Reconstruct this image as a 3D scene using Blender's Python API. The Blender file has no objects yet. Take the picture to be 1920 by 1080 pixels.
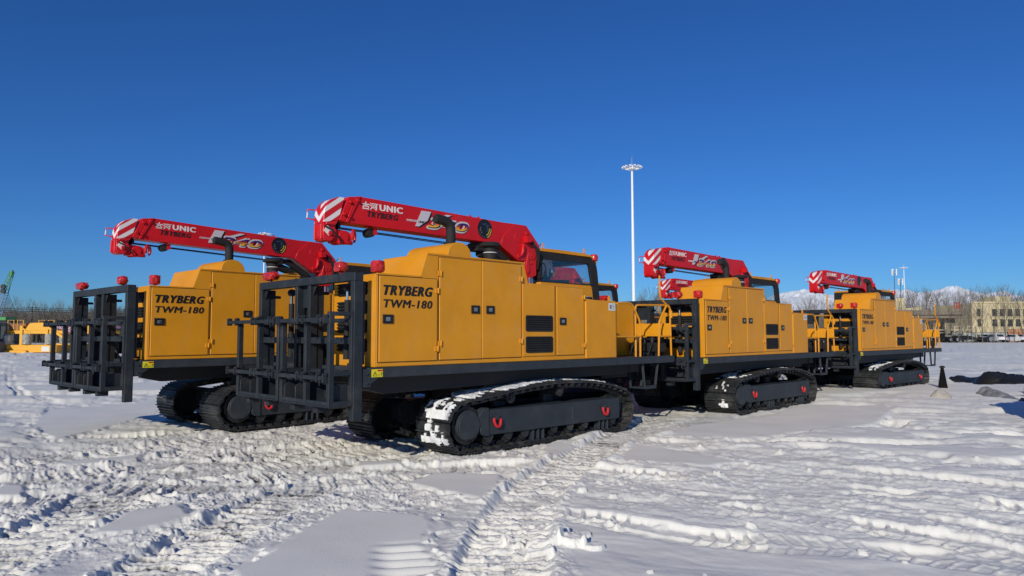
import bpy, bmesh, math, random
import numpy as np
from mathutils import Vector, Matrix
S = bpy.context.scene
COL = S.collection
R = math.radians
# ---------------------------------------------------------------- camera, sky, sun, exposure
F, PITCH, ROLL, YAW = 1309.4, 0.0665, -0.002, 0.7905
CX, CY, CZ = -4.72, -7.076, 1.6
fw = Vector((math.cos(YAW)*math.cos(PITCH), math.sin(YAW)*math.cos(PITCH), math.sin(PITCH)))
rt0 = Vector((math.sin(YAW), -math.cos(YAW), 0))
up0 = rt0.cross(fw)
rt = rt0*math.cos(ROLL)+up0*math.sin(ROLL)
up = -rt0*math.sin(ROLL)+up0*math.cos(ROLL)
cd = bpy.data.cameras.new('camera'); cam = bpy.data.objects.new('camera', cd); COL.objects.link(cam)
cd.sensor_width = 36; cd.lens = F/1920*36; cd.clip_start = 0.1; cd.clip_end = 30000
M = Matrix((rt, up, -fw)).transposed().to_4x4(); M.translation = (CX, CY, CZ)
cam.matrix_world = M
S.camera = cam
SUN_EL, SUN_DIR = 22.5, Vector((-math.cos(R(27)), -math.sin(R(27)), 0))
W = bpy.data.worlds.new("World"); S.world = W; W.use_nodes = True
nt = W.node_tree; nt.nodes.clear()
sky = nt.nodes.new('ShaderNodeTexSky'); sky.sky_type = 'NISHITA'; sky.sun_disc = False
sky.sun_elevation = R(SUN_EL); sky.sun_rotation = math.atan2(SUN_DIR.x, SUN_DIR.y)
sky.altitude = 600; sky.air_density = 1.0; sky.dust_density = 0.25; sky.ozone_density = 3.2
hs = nt.nodes.new('ShaderNodeHueSaturation'); hs.inputs['Saturation'].default_value = 1.12; hs.inputs['Value'].default_value = 1.0
bg = nt.nodes.new('ShaderNodeBackground'); bg.inputs['Strength'].default_value = 0.085
wo = nt.nodes.new('ShaderNodeOutputWorld')
tn = nt.nodes.new('ShaderNodeMix'); tn.data_type = 'RGBA'; tn.blend_type = 'MULTIPLY'; tn.inputs[0].default_value = 1; tn.inputs[7].default_value = (.30, .60, 1.03, 1)   # deep winter blue
nt.links.new(sky.outputs[0], hs.inputs['Color']); nt.links.new(hs.outputs[0], tn.inputs[6]); nt.links.new(tn.outputs[2], bg.inputs[0]); nt.links.new(bg.outputs[0], wo.inputs[0])
sl = bpy.data.lights.new('sun', 'SUN'); sl.energy = 3.4; sl.angle = R(0.5); sl.color = (1.0, 0.93, 0.79)
so = bpy.data.objects.new('sun', sl); COL.objects.link(so)
so.rotation_euler = (-Vector((SUN_DIR.x*math.cos(R(SUN_EL)), SUN_DIR.y*math.cos(R(SUN_EL)), math.sin(R(SUN_EL))))).to_track_quat('-Z', 'Y').to_euler()
so.location = (-20, -10, 15)
S.view_settings.view_transform = 'Standard'; S.view_settings.look = 'None'
S.view_settings.exposure = 0.0; S.view_settings.gamma = 1.0
S.cycles.max_bounces = 6; S.cycles.transparent_max_bounces = 12
# ---------------------------------------------------------------- helpers
fh = Vector((math.cos(YAW), math.sin(YAW), 0))
def at(u, D):                      # ground point seen in column u at depth D
    p = Vector((CX, CY, 0)) + D*(fh + rt0*((u-960)/F)); return p
def hz(v, D):                      # height of image row v at depth D
    return CZ + D*(627.0-v)/F
def smooth(a, b, x):
    t = min(1, max(0, (x-a)/(b-a))); return t*t*(3-2*t)
def gbase(x, y):                   # broad lie of the land
    return -0.06*smooth(5, 9, x)
class MB:
    def __init__(s): s.v = []; s.f = []; s.m = []; s.k = 0
    def add(s, vs, fs):
        o = len(s.v); s.v += [tuple(p) for p in vs]
        for f in fs: s.f.append([i+o for i in f]); s.m.append(s.k)
        return s
    def box(s, x0, x1, y0, y1, z0, z1):
        v = [(x, y, z) for x in (x0, x1) for y in (y0, y1) for z in (z0, z1)]
        return s.add(v, [(0,1,3,2),(4,6,7,5),(0,4,5,1),(2,3,7,6),(0,2,6,4),(1,5,7,3)])
    def obox(s, c, ax, ay, az):    # oriented box: centre and half axes
        c, ax, ay, az = map(Vector, (c, ax, ay, az))
        v = [c+i*ax+j*ay+k*az for i in (-1,1) for j in (-1,1) for k in (-1,1)]
        return s.add(v, [(0,1,3,2),(4,6,7,5),(0,4,5,1),(2,3,7,6),(0,2,6,4),(1,5,7,3)])
    def bar(s, a, b, w, h=None, upv=(0,0,1)):
        a, b = Vector(a), Vector(b); d = b-a; h = h or w
        u = Vector(upv)
        if abs(d.normalized().dot(u)) > .95: u = Vector((1,0,0))
        x = d.cross(u).normalized(); y = x.cross(d).normalized()
        return s.obox((a+b)/2, d/2, x*w/2, y*h/2)
    def prism(s, poly, y0, y1):    # polygon in XZ pushed along Y
        n = len(poly)
        v = [(x, y0, z) for x, z in poly]+[(x, y1, z) for x, z in poly]
        return s.add(v, [list(range(n)), list(range(2*n-1, n-1, -1))]+[(i, (i+1) % n, n+(i+1) % n, n+i) for i in range(n)])
    def prismz(s, poly, z0, z1):
        n = len(poly)
        v = [(x, y, z0) for x, y in poly]+[(x, y, z1) for x, y in poly]
        return s.add(v, [list(range(n)), list(range(2*n-1, n-1, -1))]+[(i, (i+1) % n, n+(i+1) % n, n+i) for i in range(n)])
    def ring(s, o, i, y0, y1):     # frame between two loops in XZ
        n = len(o)
        v = [(x, y, z) for y in (y0, y1) for L in (o, i) for x, z in L]
        f = []
        for k in range(n):
            l = (k+1) % n
            f += [(k, l, n+l, n+k), (2*n+k, 3*n+k, 3*n+l, 2*n+l), (k, 2*n+k, 2*n+l, l), (n+k, n+l, 3*n+l, 3*n+k)]
        return s.add(v, f)
    def tube(s, pts, r, n=8, cap=True):
        pts = [Vector(p) for p in pts]; rs = r if isinstance(r, (list, tuple)) else [r]*len(pts)
        v = []; prev = None
        for i, p in enumerate(pts):
            t = (pts[min(i+1, len(pts)-1)]-pts[max(i-1, 0)])
            t = t.normalized() if t.length > 1e-9 else Vector((0,0,1))
            if prev is None:
                a = Vector((0,0,1)) if abs(t.z) < .9 else Vector((1,0,0))
                prev = t.cross(a).normalized()
            x = (prev-t*prev.dot(t)); x = x.normalized() if x.length > 1e-6 else t.orthogonal().normalized()
            prev = x; y = t.cross(x)
            for k in range(n):
                an = 2*math.pi*k/n; v.append(p+(x*math.cos(an)+y*math.sin(an))*rs[i])
        f = [(i*n+k, i*n+(k+1) % n, (i+1)*n+(k+1) % n, (i+1)*n+k) for i in range(len(pts)-1) for k in range(n)]
        if cap: f += [list(range(n-1, -1, -1)), list(range((len(pts)-1)*n, len(pts)*n))]
        return s.add(v, f)
    def cyl(s, a, b, r, r2=None, n=16): return s.tube([a, b], [r, r if r2 is None else r2], n)
    def lathe(s, c, prof, n=16):   # profile (r, z) about a vertical axis at c
        v = []
        for r, z in prof:
            for k in range(n):
                an = 2*math.pi*k/n; v.append((c[0]+r*math.cos(an), c[1]+r*math.sin(an), c[2]+z))
        f = [(i*n+k, i*n+(k+1) % n, (i+1)*n+(k+1) % n, (i+1)*n+k) for i in range(len(prof)-1) for k in range(n)]
        f += [list(range(n-1, -1, -1)), list(range((len(prof)-1)*n, len(prof)*n))]
        return s.add(v, f)
    def build(s, name, mat, parent=None, bevel=0, smooth=True, ang=35, recalc=True):
        me = bpy.data.meshes.new(name); me.from_pydata(s.v, [], s.f)
        mats = mat if isinstance(mat, (list, tuple)) else [mat]
        for m in mats: me.materials.append(m)
        if any(s.m): me.polygons.foreach_set('material_index', s.m)
        if bevel or recalc:
            bm = bmesh.new(); bm.from_mesh(me)
            bmesh.ops.recalc_face_normals(bm, faces=bm.faces)
            if bevel:
                ed = [e for e in bm.edges if len(e.link_faces) == 2 and e.calc_face_angle(0) > R(40)]
                bmesh.ops.bevel(bm, geom=ed, offset=bevel, segments=1, affect='EDGES', clamp_overlap=True)
            bm.to_mesh(me); bm.free()
        if smooth:
            me.polygons.foreach_set('use_smooth', [True]*len(me.polygons)); me.set_sharp_from_angle(angle=R(ang))
        me.update()
        return link(name, me, parent)
def link(name, data, parent=None):
    o = bpy.data.objects.new(name, data); COL.objects.link(o)
    if parent: o.parent = parent
    return o
def tag(o, label=None, cat=None, group=None, kind=None):
    if label: o['label'] = label
    if cat: o['category'] = cat
    if group: o['group'] = group
    if kind: o['kind'] = kind
    return o
def empty(name, loc=(0,0,0), rz=0):
    o = link(name, None); o.location = loc; o.rotation_euler = (0,0,rz); o.empty_display_size = .3
    return o
def copy_tree(o, parent=None):
    c = o.copy(); COL.objects.link(c); c.parent = parent
    for ch in list(o.children): copy_tree(ch, c)
    return c
def fillet(poly, r, n=4):
    out = []; N = len(poly); rs = r if isinstance(r, (list, tuple)) else [r]*N
    for i in range(N):
        p = Vector(poly[i]); a = Vector(poly[i-1]); b = Vector(poly[(i+1) % N])
        da, db = (a-p), (b-p); k = min(rs[i], da.length*.45, db.length*.45)
        if k < 1e-4: out.append(tuple(p)); continue
        A = p+da.normalized()*k; B = p+db.normalized()*k
        for j in range(n+1):
            t = j/n; out.append(tuple(A*(1-t)**2+p*2*t*(1-t)+B*t*t))
    return out
# ---------------------------------------------------------------- noise for meshes (numpy)
def _h(i, j, s):
    n = (i.astype(np.int64)*374761393+j.astype(np.int64)*668265263+s*974634777) & 0x7fffffff
    n = ((n ^ (n >> 13))*1274126177) & 0x7fffffff
    return ((n ^ (n >> 16)) & 0xffff)/65535.0
def vn(x, y, s=0):
    xi = np.floor(x); yi = np.floor(y); u = x-xi; v = y-yi
    u = u*u*u*(u*(u*6-15)+10); v = v*v*v*(v*(v*6-15)+10)
    a = _h(xi, yi, s); b = _h(xi+1, yi, s); c = _h(xi, yi+1, s); d = _h(xi+1, yi+1, s)
    return (a*(1-u)+b*u)*(1-v)+(c*(1-u)+d*u)*v
def fbm(x, y, o=4, s=0, g=.5):
    t = 0; a = 1; n = 0
    for k in range(o):
        t = t+a*vn(x*2**k+17.3*k, y*2**k-9.1*k, s+k); n += a; a *= g
    return t/n
# ---------------------------------------------------------------- materials
def mat(name, col, rough=.5, metal=0, var=.12, vs=6.0, bump=0, bs=40, coat=0, spec=.5, dust=0):
    m = bpy.data.materials.new(name); m.use_nodes = True; t = m.node_tree; b = t.nodes['Principled BSDF']
    N = t.nodes.new; L = t.links.new
    b.inputs['Roughness'].default_value = rough; b.inputs['Metallic'].default_value = metal
    b.inputs['Specular IOR Level'].default_value = spec
    if coat: b.inputs['Coat Weight'].default_value = coat; b.inputs['Coat Roughness'].default_value = .15
    tc = N('ShaderNodeTexCoord')
    n1 = N('ShaderNodeTexNoise'); n1.inputs['Scale'].default_value = vs; n1.inputs['Detail'].default_value = 6; n1.inputs['Roughness'].default_value = .6
    L(tc.outputs['Object'], n1.inputs['Vector'])
    mr = N('ShaderNodeMapRange'); mr.inputs['From Min'].default_value = .3; mr.inputs['From Max'].default_value = .7
    mr.inputs['To Min'].default_value = 1-var; mr.inputs['To Max'].default_value = 1+var*.6
    L(n1.outputs[0], mr.inputs[0])
    mx = N('ShaderNodeMix'); mx.data_type = 'RGBA'; mx.blend_type = 'MULTIPLY'; mx.inputs[0].default_value = 1
    mx.inputs[6].default_value = (*col, 1); L(mr.outputs[0], mx.inputs[7])
    out = mx.outputs[2]
    if dust:
        n3 = N('ShaderNodeTexNoise'); n3.inputs['Scale'].default_value = 2.3; n3.inputs['Detail'].default_value = 8; n3.inputs['Roughness'].default_value = .7
        L(tc.outputs['Object'], n3.inputs['Vector'])
        m3 = N('ShaderNodeMapRange'); m3.inputs['From Min'].default_value = .5; m3.inputs['From Max'].default_value = .8; m3.inputs['To Max'].default_value = dust
        L(n3.outputs[0], m3.inputs[0])
        mx2 = N('ShaderNodeMix'); mx2.data_type = 'RGBA'; mx2.inputs[7].default_value = (.42, .38, .33, 1)
        L(m3.outputs[0], mx2.inputs[0]); L(out, mx2.inputs[6]); out = mx2.outputs[2]
    L(out, b.inputs['Base Color'])
    m2 = N('ShaderNodeMapRange'); m2.inputs['To Min'].default_value = max(.03, rough-.12); m2.inputs['To Max'].default_value = min(1, rough+.15)
    L(n1.outputs[0], m2.inputs[0]); L(m2.outputs[0], b.inputs['Roughness'])
    if bump:
        n2 = N('ShaderNodeTexNoise'); n2.inputs['Scale'].default_value = bs; n2.inputs['Detail'].default_value = 5
        L(tc.outputs['Object'], n2.inputs['Vector'])
        bp = N('ShaderNodeBump'); bp.inputs['Strength'].default_value = bump; bp.inputs['Distance'].default_value = .02
        L(n2.outputs[0], bp.inputs['Height']); L(bp.outputs[0], b.inputs['Normal'])
    return m
YEL = mat('amber_paint', (.70, .288, .011), .45, spec=.35, var=.11, vs=1.7, bump=.09, bs=2.2, dust=.15)
YEL2 = mat('bright_amber_paint', (.72, .31, .012), .4, var=.08, vs=4)
GREY = mat('graphite_paint', (.031, .039, .049), .55, spec=.3, var=.2, vs=5, bump=.05, bs=20, dust=.07)
DARK = mat('black_steel', (.012, .013, .015), .55, var=.3, vs=8)
RACK = mat('dark_graphite_paint', (.021, .027, .034), .55, spec=.3, var=.25, vs=7, bump=.06, bs=25, dust=.10)
SHOE = mat('track_steel', (.035, .038, .042), .5, metal=.35, var=.4, vs=9, bump=.2, bs=30, dust=.35)
RED = mat('crane_red_paint', (.62, .011, .016), .38, spec=.3, var=.10, vs=3, dust=.05)
RED2 = mat('shackle_red_paint', (.62, .02, .025), .4, var=.1)
WHT = mat('white_decal', (.78, .77, .76), .5, var=.05)
LILAC = mat('pale_decal', (.62, .58, .62), .5, var=.05)
BLK = mat('black_decal', (.008, .008, .009), .5, var=.1)
RUB = mat('black_rubber', (.014, .014, .015), .75, var=.3, bump=.2, bs=60)
CHR = mat('chromed_steel', (.7, .7, .7), .18, metal=1, var=.1)
SILV = mat('zinc_latch', (.35, .36, .37), .35, metal=.7, var=.3, vs=30)
WRAP = mat('red_plastic_wrap', (.55, .02, .015), .22, var=.45, vs=14, bump=.8, bs=22, coat=.4)
CLOTH = mat('white_cloth', (.6, .62, .65), .9, var=.2, vs=20)
LAB = mat('paper_label', (.7, .7, .68), .6, var=.15, vs=60)
LYEL = mat('yellow_sticker', (.8, .68, .02), .5, var=.08)
SNOWP = mat('packed_snow', (.84, .85, .87), .7, var=.06, vs=20, bump=.5, bs=25)
def glass():
    m = bpy.data.materials.new('cab_glass'); m.use_nodes = True; t = m.node_tree; t.nodes.clear()
    o = t.nodes.new('ShaderNodeOutputMaterial'); a = t.nodes.new('ShaderNodeBsdfTransparent'); g = t.nodes.new('ShaderNodeBsdfGlossy')
    a.inputs[0].default_value = (.90, .93, .94, 1); g.inputs['Roughness'].default_value = .02
    w = t.nodes.new('ShaderNodeLayerWeight'); w.inputs[0].default_value = .25; f = t.nodes.new('ShaderNodeMapRange'); f.inputs['To Min'].default_value = .03; f.inputs['To Max'].default_value = .4; t.links.new(w.outputs['Facing'], f.inputs[0]); x = t.nodes.new('ShaderNodeMixShader')
    t.links.new(f.outputs[0], x.inputs[0]); t.links.new(a.outputs[0], x.inputs[1]); t.links.new(g.outputs[0], x.inputs[2]); t.links.new(x.outputs[0], o.inputs[0])
    return m
GLASS = glass()
def stripes():                     # red head with white warning chevrons, laid out in the head's own coordinates
    m = bpy.data.materials.new('warning_stripes'); m.use_nodes = True; t = m.node_tree; b = t.nodes['Principled BSDF']; N = t.nodes.new; L = t.links.new
    tc = N('ShaderNodeTexCoord'); sx = N('ShaderNodeSeparateXYZ'); L(tc.outputs['Object'], sx.inputs[0])
    def mth(op, a, c=None):
        n = N('ShaderNodeMath'); n.operation = op
        for i, q in enumerate((a, c)):
            if q is None: continue
            if isinstance(q, (int, float)): n.inputs[i].default_value = q
            else: L(q, n.inputs[i])
        return n.outputs[0]
    dy = mth('SUBTRACT', mth('ABSOLUTE', mth('SUBTRACT', sx.outputs['Y'], 1.175)), .125)
    s = mth('SUBTRACT', mth('SUBTRACT', sx.outputs['Z'], mth('MULTIPLY', mth('ADD', sx.outputs['X'], .12), .74)), mth('MULTIPLY', dy, .85))
    w = mth('LESS_THAN', mth('FRACT', mth('DIVIDE', mth('SUBTRACT', s, 3.02), .165)), .45)
    inz = mth('MULTIPLY', mth('GREATER_THAN', s, 2.86), mth('LESS_THAN', s, 3.40))
    w = mth('MULTIPLY', w, mth('MULTIPLY', inz, mth('GREATER_THAN', sx.outputs['Z'], 3.075)))
    mx = N('ShaderNodeMix'); mx.data_type = 'RGBA'; mx.inputs[6].default_value = (.62, .011, .016, 1); mx.inputs[7].default_value = (.78, .76, .74, 1)
    L(w, mx.inputs[0]); L(mx.outputs[2], b.inputs['Base Color']); b.inputs['Roughness'].default_value = .35
    return m
STRIPE = stripes()
def fade(name, stops, z0, z1):     # printed colour bands of a decal, by height on the decal
    m = bpy.data.materials.new(name); m.use_nodes = True; t = m.node_tree; b = t.nodes['Principled BSDF']; N = t.nodes.new; L = t.links.new
    tc = N('ShaderNodeTexCoord'); sx = N('ShaderNodeSeparateXYZ'); L(tc.outputs['Object'], sx.inputs[0])
    mr = N('ShaderNodeMapRange'); mr.inputs['From Min'].default_value = z0; mr.inputs['From Max'].default_value = z1; L(sx.outputs['Z'], mr.inputs[0])
    cr = N('ShaderNodeValToRGB'); e = cr.color_ramp.elements
    e[0].position, e[0].color = stops[0][0], (*stops[0][1], 1); e[1].position, e[1].color = stops[-1][0], (*stops[-1][1], 1)
    for p, c in stops[1:-1]: q = e.new(p); q.color = (*c, 1)
    L(mr.outputs[0], cr.inputs[0]); L(cr.outputs[0], b.inputs['Base Color']); b.inputs['Roughness'].default_value = .45
    return m
SUNSET = fade('sunset_numerals', [(0, (.85, .55, .02)), (.3, (.8, .35, .02)), (.55, (.5, .03, .02)), (.75, (.06, .015, .14)), (1, (.03, .01, .12))], 3.185, 3.305)
# ---------------------------------------------------------------- lettering
def letters(name, txt, mt, parent, x0, x1, z0, z1, y, shear=0, bold=0.0, ext=.0015, space=1.0):
    c = bpy.data.curves.new(name, 'FONT'); c.body = txt; c.extrude = .004; c.shear = shear; c.space_character = space; c.resolution_u = 3
    o = bpy.data.objects.new(name, c); COL.objects.link(o)
    dg = bpy.context.evaluated_depsgraph_get(); me = bpy.data.meshes.new_from_object(o.evaluated_get(dg))
    bpy.data.objects.remove(o); bpy.data.curves.remove(c)
    n = len(me.vertices); co = np.empty(n*3); me.vertices.foreach_get('co', co); co = co.reshape(-1, 3)
    a, b = co.min(0), co.max(0); q = np.empty_like(co); w = bold*(z1-z0); mb = MB(); fs = [list(f.vertices) for f in me.polygons]
    for i, (dx, dz) in enumerate(((0, 0), (1, 0), (-1, 0), (.7, .6), (-.7, -.6), (.7, -.6), (-.7, .6)) if bold else ((0, 0),)):   # a heavy face: the strokes fattened sideways
        q[:, 0] = x0+w+(co[:, 0]-a[0])/(b[0]-a[0])*(x1-x0-2*w)+dx*w; q[:, 2] = z0+(co[:, 1]-a[1])/(b[1]-a[1])*(z1-z0)+dz*w*.5
        q[:, 1] = y-(ext+i*.00018)*np.sign(co[:, 2]); mb.add(q.tolist(), fs)
    bpy.data.meshes.remove(me)
    return mb.build(name, mt, parent, smooth=False, recalc=False)
def strokes(mb, segs, x0, z0, w, h, y, t, ext=.0015):   # characters built of straight strokes in a unit square
    for (a, b, c, d) in segs:
        A = Vector((x0+a*w, y, z0+b*h)); B = Vector((x0+c*w, y, z0+d*h)); e = (B-A).normalized()*t/2
        p = Vector((-e.z, 0, e.x))
        mb.obox((A+B)/2, (B-A)/2+e*.98, p, (0, ext, 0))
# ---------------------------------------------------------------- the crawler carrier (X to its rear, Y across, Z up)
def track_path():
    P = []
    cx, cz, r = 1.48, .363, .345
    for k in range(13):
        a = R(270-15*k); P.append((cx+r*math.cos(a), cz+r*math.sin(a)))
    P += [(1.75, .735), (2.05, .768), (2.4, .812), (2.8, .848), (3.2, .866), (3.5, .866), (3.9, .85), (4.25, .82), (4.55, .775), (4.8, .712)]
    cx, cz, r = 4.86, .353, .335
    for k in range(14):
        a = R(80-13.08*k); P.append((cx+r*math.cos(a), cz+r*math.sin(a)))
    return P
def resample(P, n, off=0):
    P = [Vector(p) for p in P]; P.append(P[0]); L = [0]
    for i in range(1, len(P)): L.append(L[-1]+(P[i]-P[i-1]).length)
    out = []
    for k in range(n):
        s = (k+off)/n*L[-1] % L[-1]; i = 1
        while L[i] < s: i += 1
        t = (s-L[i-1])/(L[i]-L[i-1]); p = P[i-1].lerp(P[i], t)
        out.append(p)
    res = []
    for k in range(n):
        d = (out[(k+1) % n]-out[k-1]).normalized(); res.append((out[k], d, Vector((-d.y, d.x))))
    return res, L[-1]
TP = track_path()
def make_track(parent, y0, y1, near):
    rng = random.Random(3 if near else 4)
    N = 56; pts, LL = resample(TP, N, .4); p = LL/N; yc = (y0+y1)/2
    m = MB()
    for c, d, nn in pts:
        D = Vector((d.x, 0, d.y)); O = Vector((nn.x, 0, nn.y)); C = Vector((c.x, yc, c.y)); w = (y1-y0)/2+rng.uniform(-.003, .003)
        tl = rng.uniform(-.035, .035); D = (D+O*tl).normalized()
        m.obox(C-O*.004, D*p*.475, (0, w, 0), O*.010)
        m.obox(C+O*.012-D*p*.36, D*.010, (0, w*.99, 0), O*.018)
        m.obox(C+O*.010, D*.008, (0, w*.97, 0), O*.013)
        m.obox(C+O*.010+D*p*.36, D*.009, (0, w*.97, 0), O*.013)
        for yy in (-.16, .16):                                            # chain links and their bosses
            m.obox(C-O*.055+Vector((0, yy, 0)), D*p*.44, (0, .022, 0), O*.04)
        m.cyl(C-O*.06-D*p*.5+Vector((0, -.2, 0)), C-O*.06-D*p*.5+Vector((0, .2, 0)), .026, n=6)
        m.obox(C-O*.03+Vector((0, -w*.62, 0)), D*p*.18, (0, w*.3, 0), O*.02)
        m.obox(C-O*.03+Vector((0, w*.62, 0)), D*p*.18, (0, w*.3, 0), O*.02)
    tr = m.build('crawler_track', SHOE, parent, ang=25)
    s = -1 if near else 1; yo = y0 if near else y1                        # outer side
    def Y(a): return yo-s*a                                                # a = distance in from the outer edge
    f = MB()
    f.prism([(1.86, .222), (4.84, .205), (4.84, .545), (1.86, .56)], *sorted((Y(.035), Y(.6))))
    f.prism(fillet([(1.71, .34), (1.69, .29), (1.74, .23), (1.86, .21), (1.86, .6), (1.77, .6), (1.68, .50), (1.69, .42)], .03, 3), *sorted((Y(.02), Y(.62))))
    f.box(4.84, 5.0, *sorted((Y(.12), Y(.58))), .3, .48)
    f.box(3.62, 3.80, *sorted((Y(.030), Y(.05))), .30, .47)
    for x in (2.9, 4.45):
        w = .34
        f.prism([(x-w/2, .06), (x+w/2-.04, .035), (x+w/2, .2), (x-w/2, .215)], *sorted((Y(.10), Y(.14))))
        for q in (-.14, -.03, .08): f.box(x+q, x+q+.03, *sorted((Y(.05), Y(.14))), .05, .21)
        f.box(x-.14, x+.13, *sorted((Y(.04), Y(.16))), .03, .055)
    f.build('track_frame', GREY, tr, bevel=.006)
    h = MB(); h.cyl((1.50, Y(.03), .385), (1.50, Y(.3), .385), .205, n=14); h.cyl((1.50, Y(.012), .385), (1.50, Y(.03), .385), .188, n=14)
    for k in range(10):
        a = 2*math.pi*k/10; h.cyl((1.50+.170*math.cos(a), Y(.003), .385+.170*math.sin(a)), (1.50+.170*math.cos(a), Y(.02), .385+.170*math.sin(a)), .011, n=6)
    h.build('hub', GREY, tr, bevel=.006)
    g = MB(); g.cyl((1.50, Y(.3), .385), (1.50, Y(.36), .385), .285, n=22); g.cyl((1.50, Y(.08), .385), (1.50, Y(.3), .385), .255, n=22)
    for k in range(11):
        a = 2*math.pi*k/11; g.obox((1.52+.30*math.cos(a), Y(.33), .385+.30*math.sin(a)), Vector((math.cos(a), 0, math.sin(a)))*.035, (0, .028, 0), Vector((-math.sin(a), 0, math.cos(a)))*.03)
    g.build('sprocket', DARK, tr)
    i = MB(); i.cyl((4.86, Y(.2), .365), (4.86, Y(.5), .365), .275, n=22); i.cyl((4.86, Y(.15), .365), (4.86, Y(.2), .365), .13, n=14)
    i.build('idler_wheel', DARK, tr, bevel=.01)
    for x in (2.38, 3.44):
        c = MB(); z = .70 if x < 3 else .735
        c.cyl((x, Y(.16), z), (x, Y(.5), z), .072, n=16); c.cyl((x, Y(.12), z), (x, Y(.16), z), .085, n=16); c.cyl((x, Y(.1), z), (x, Y(.12), z), .05, n=12)
        for k in range(5):
            a = 2*math.pi*k/5; c.cyl((x+.03*math.cos(a), Y(.09), z+.03*math.sin(a)), (x+.03*math.cos(a), Y(.11), z+.03*math.sin(a)), .008, n=6)
        c.box(x-.05, x+.16, *sorted((Y(.42), Y(.5))), .5, z)
        c.build('carrier_roller', SHOE, tr)
    for x in (1.9, 2.28, 2.62, 3.25, 3.62, 3.98, 4.7):
        c = MB(); c.cyl((x, Y(.11), .16), (x, Y(.5), .16), .085, n=14); c.cyl((x, Y(.06), .165), (x, Y(.11), .165), .05, n=10)
        c.prism(fillet([(x-.09, .2), (x-.05, .12), (x+.05, .12), (x+.09, .2), (x+.06, .235), (x-.06, .235)], .02, 2), *sorted((Y(.07), Y(.1))))
        c.build('track_roller', SHOE, tr)
    for x, z in ((2.0, .46), (4.42, .43)):
        c = MB(); t = [(x+.012+.056*math.sin(q)-.25*(.075*(1-math.cos(q))), Y(-.014+.03*(1-abs(math.cos(q/2)))), z-.045-.082*math.cos(q)+.02*math.sin(q)) for q in [R(a) for a in range(-128, 112, 20)]]
        c.tube(t, .0185, 8); c.k = 1; c.cyl((x-.05, Y(.012), z-.004), (x+.05, Y(.012), z-.004), .013, n=8); c.obox((x, Y(.02), z), (.02, 0, 0), (0, .03, 0), (0, 0, .03))
        c.build('tow_shackle', [RED2, GREY], tr)
    return tr
def snow_on(track, y0, y1, amount, seed, sa=0.0, sb=1.0):                  # caked snow lying on the shoes
    n = 230; pts, LL = resample(TP, n); m = 22
    top = [k for k in range(n)]
    H = np.full((n, m), -1.0); ys = np.linspace(y0+.05, y1-.015, m)
    for k in top:
        c, d, nn = pts[k]
        front = c.x < 1.6 and .14 < c.y
        upper = nn.y > .55
        if not (front or upper) or c.x > 5.05: continue
        f = k/n
        if not sa <= c.x <= sb: continue
        for j in range(m):
            q = 1.2*fbm(np.array([k*.075]), np.array([ys[j]*3.6]), 4, seed)[0]-.6+amount
            q += .35*(vn(np.array([k*.9]), np.array([ys[j]*26.]), seed+9)[0]-.5)
            edge = min(j, m-1-j)/4
            if edge < 1: q -= (1-edge)*.22
            if front: q -= .17+.10*math.cos(17*c.y)-(.12 if c.y > .55 else 0)
            q -= .15*(abs((k*LL/n/(LL/56)-.5) % 1-.5) < .12)
            H[k, j] = q
    mb = MB(); idx = {}
    def vid(k, j, t):
        if (k, j, t) not in idx:
            c, d, nn = pts[k]; h = max(0, min(1, H[k, j]/.3))**.5*(.022+.022*vn(np.array([k*.35]), np.array([j*.4]), seed+5)[0])
            r = -.004 if t == 0 else .016+h
            mb.v.append((c.x+nn.x*r, ys[j], c.y+nn.y*r)); idx[(k, j, t)] = len(mb.v)-1
        return idx[(k, j, t)]
    ok = lambda k, j: 0 <= k < n-1 and 0 <= j < m-1 and min(H[k, j], H[k+1, j], H[k, j+1], H[k+1, j+1]) > 0
    for k in range(n-1):
        for j in range(m-1):
            if not ok(k, j): continue
            A = [(k, j), (k+1, j), (k+1, j+1), (k, j+1)]
            mb.add([], []); mb.f.append([vid(*a, 1) for a in A]); mb.m.append(0)
            for (a, b), nb in zip(zip(A, A[1:]+A[:1]), ((k, j-1), (k+1, j), (k, j+1), (k-1, j))):
                if not ok(*nb): mb.f.append([vid(*a, 0), vid(*b, 0), vid(*b, 1), vid(*a, 1)]); mb.m.append(0)
    if mb.f: mb.build('caked_snow', SNOWP, track, ang=80)
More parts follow.
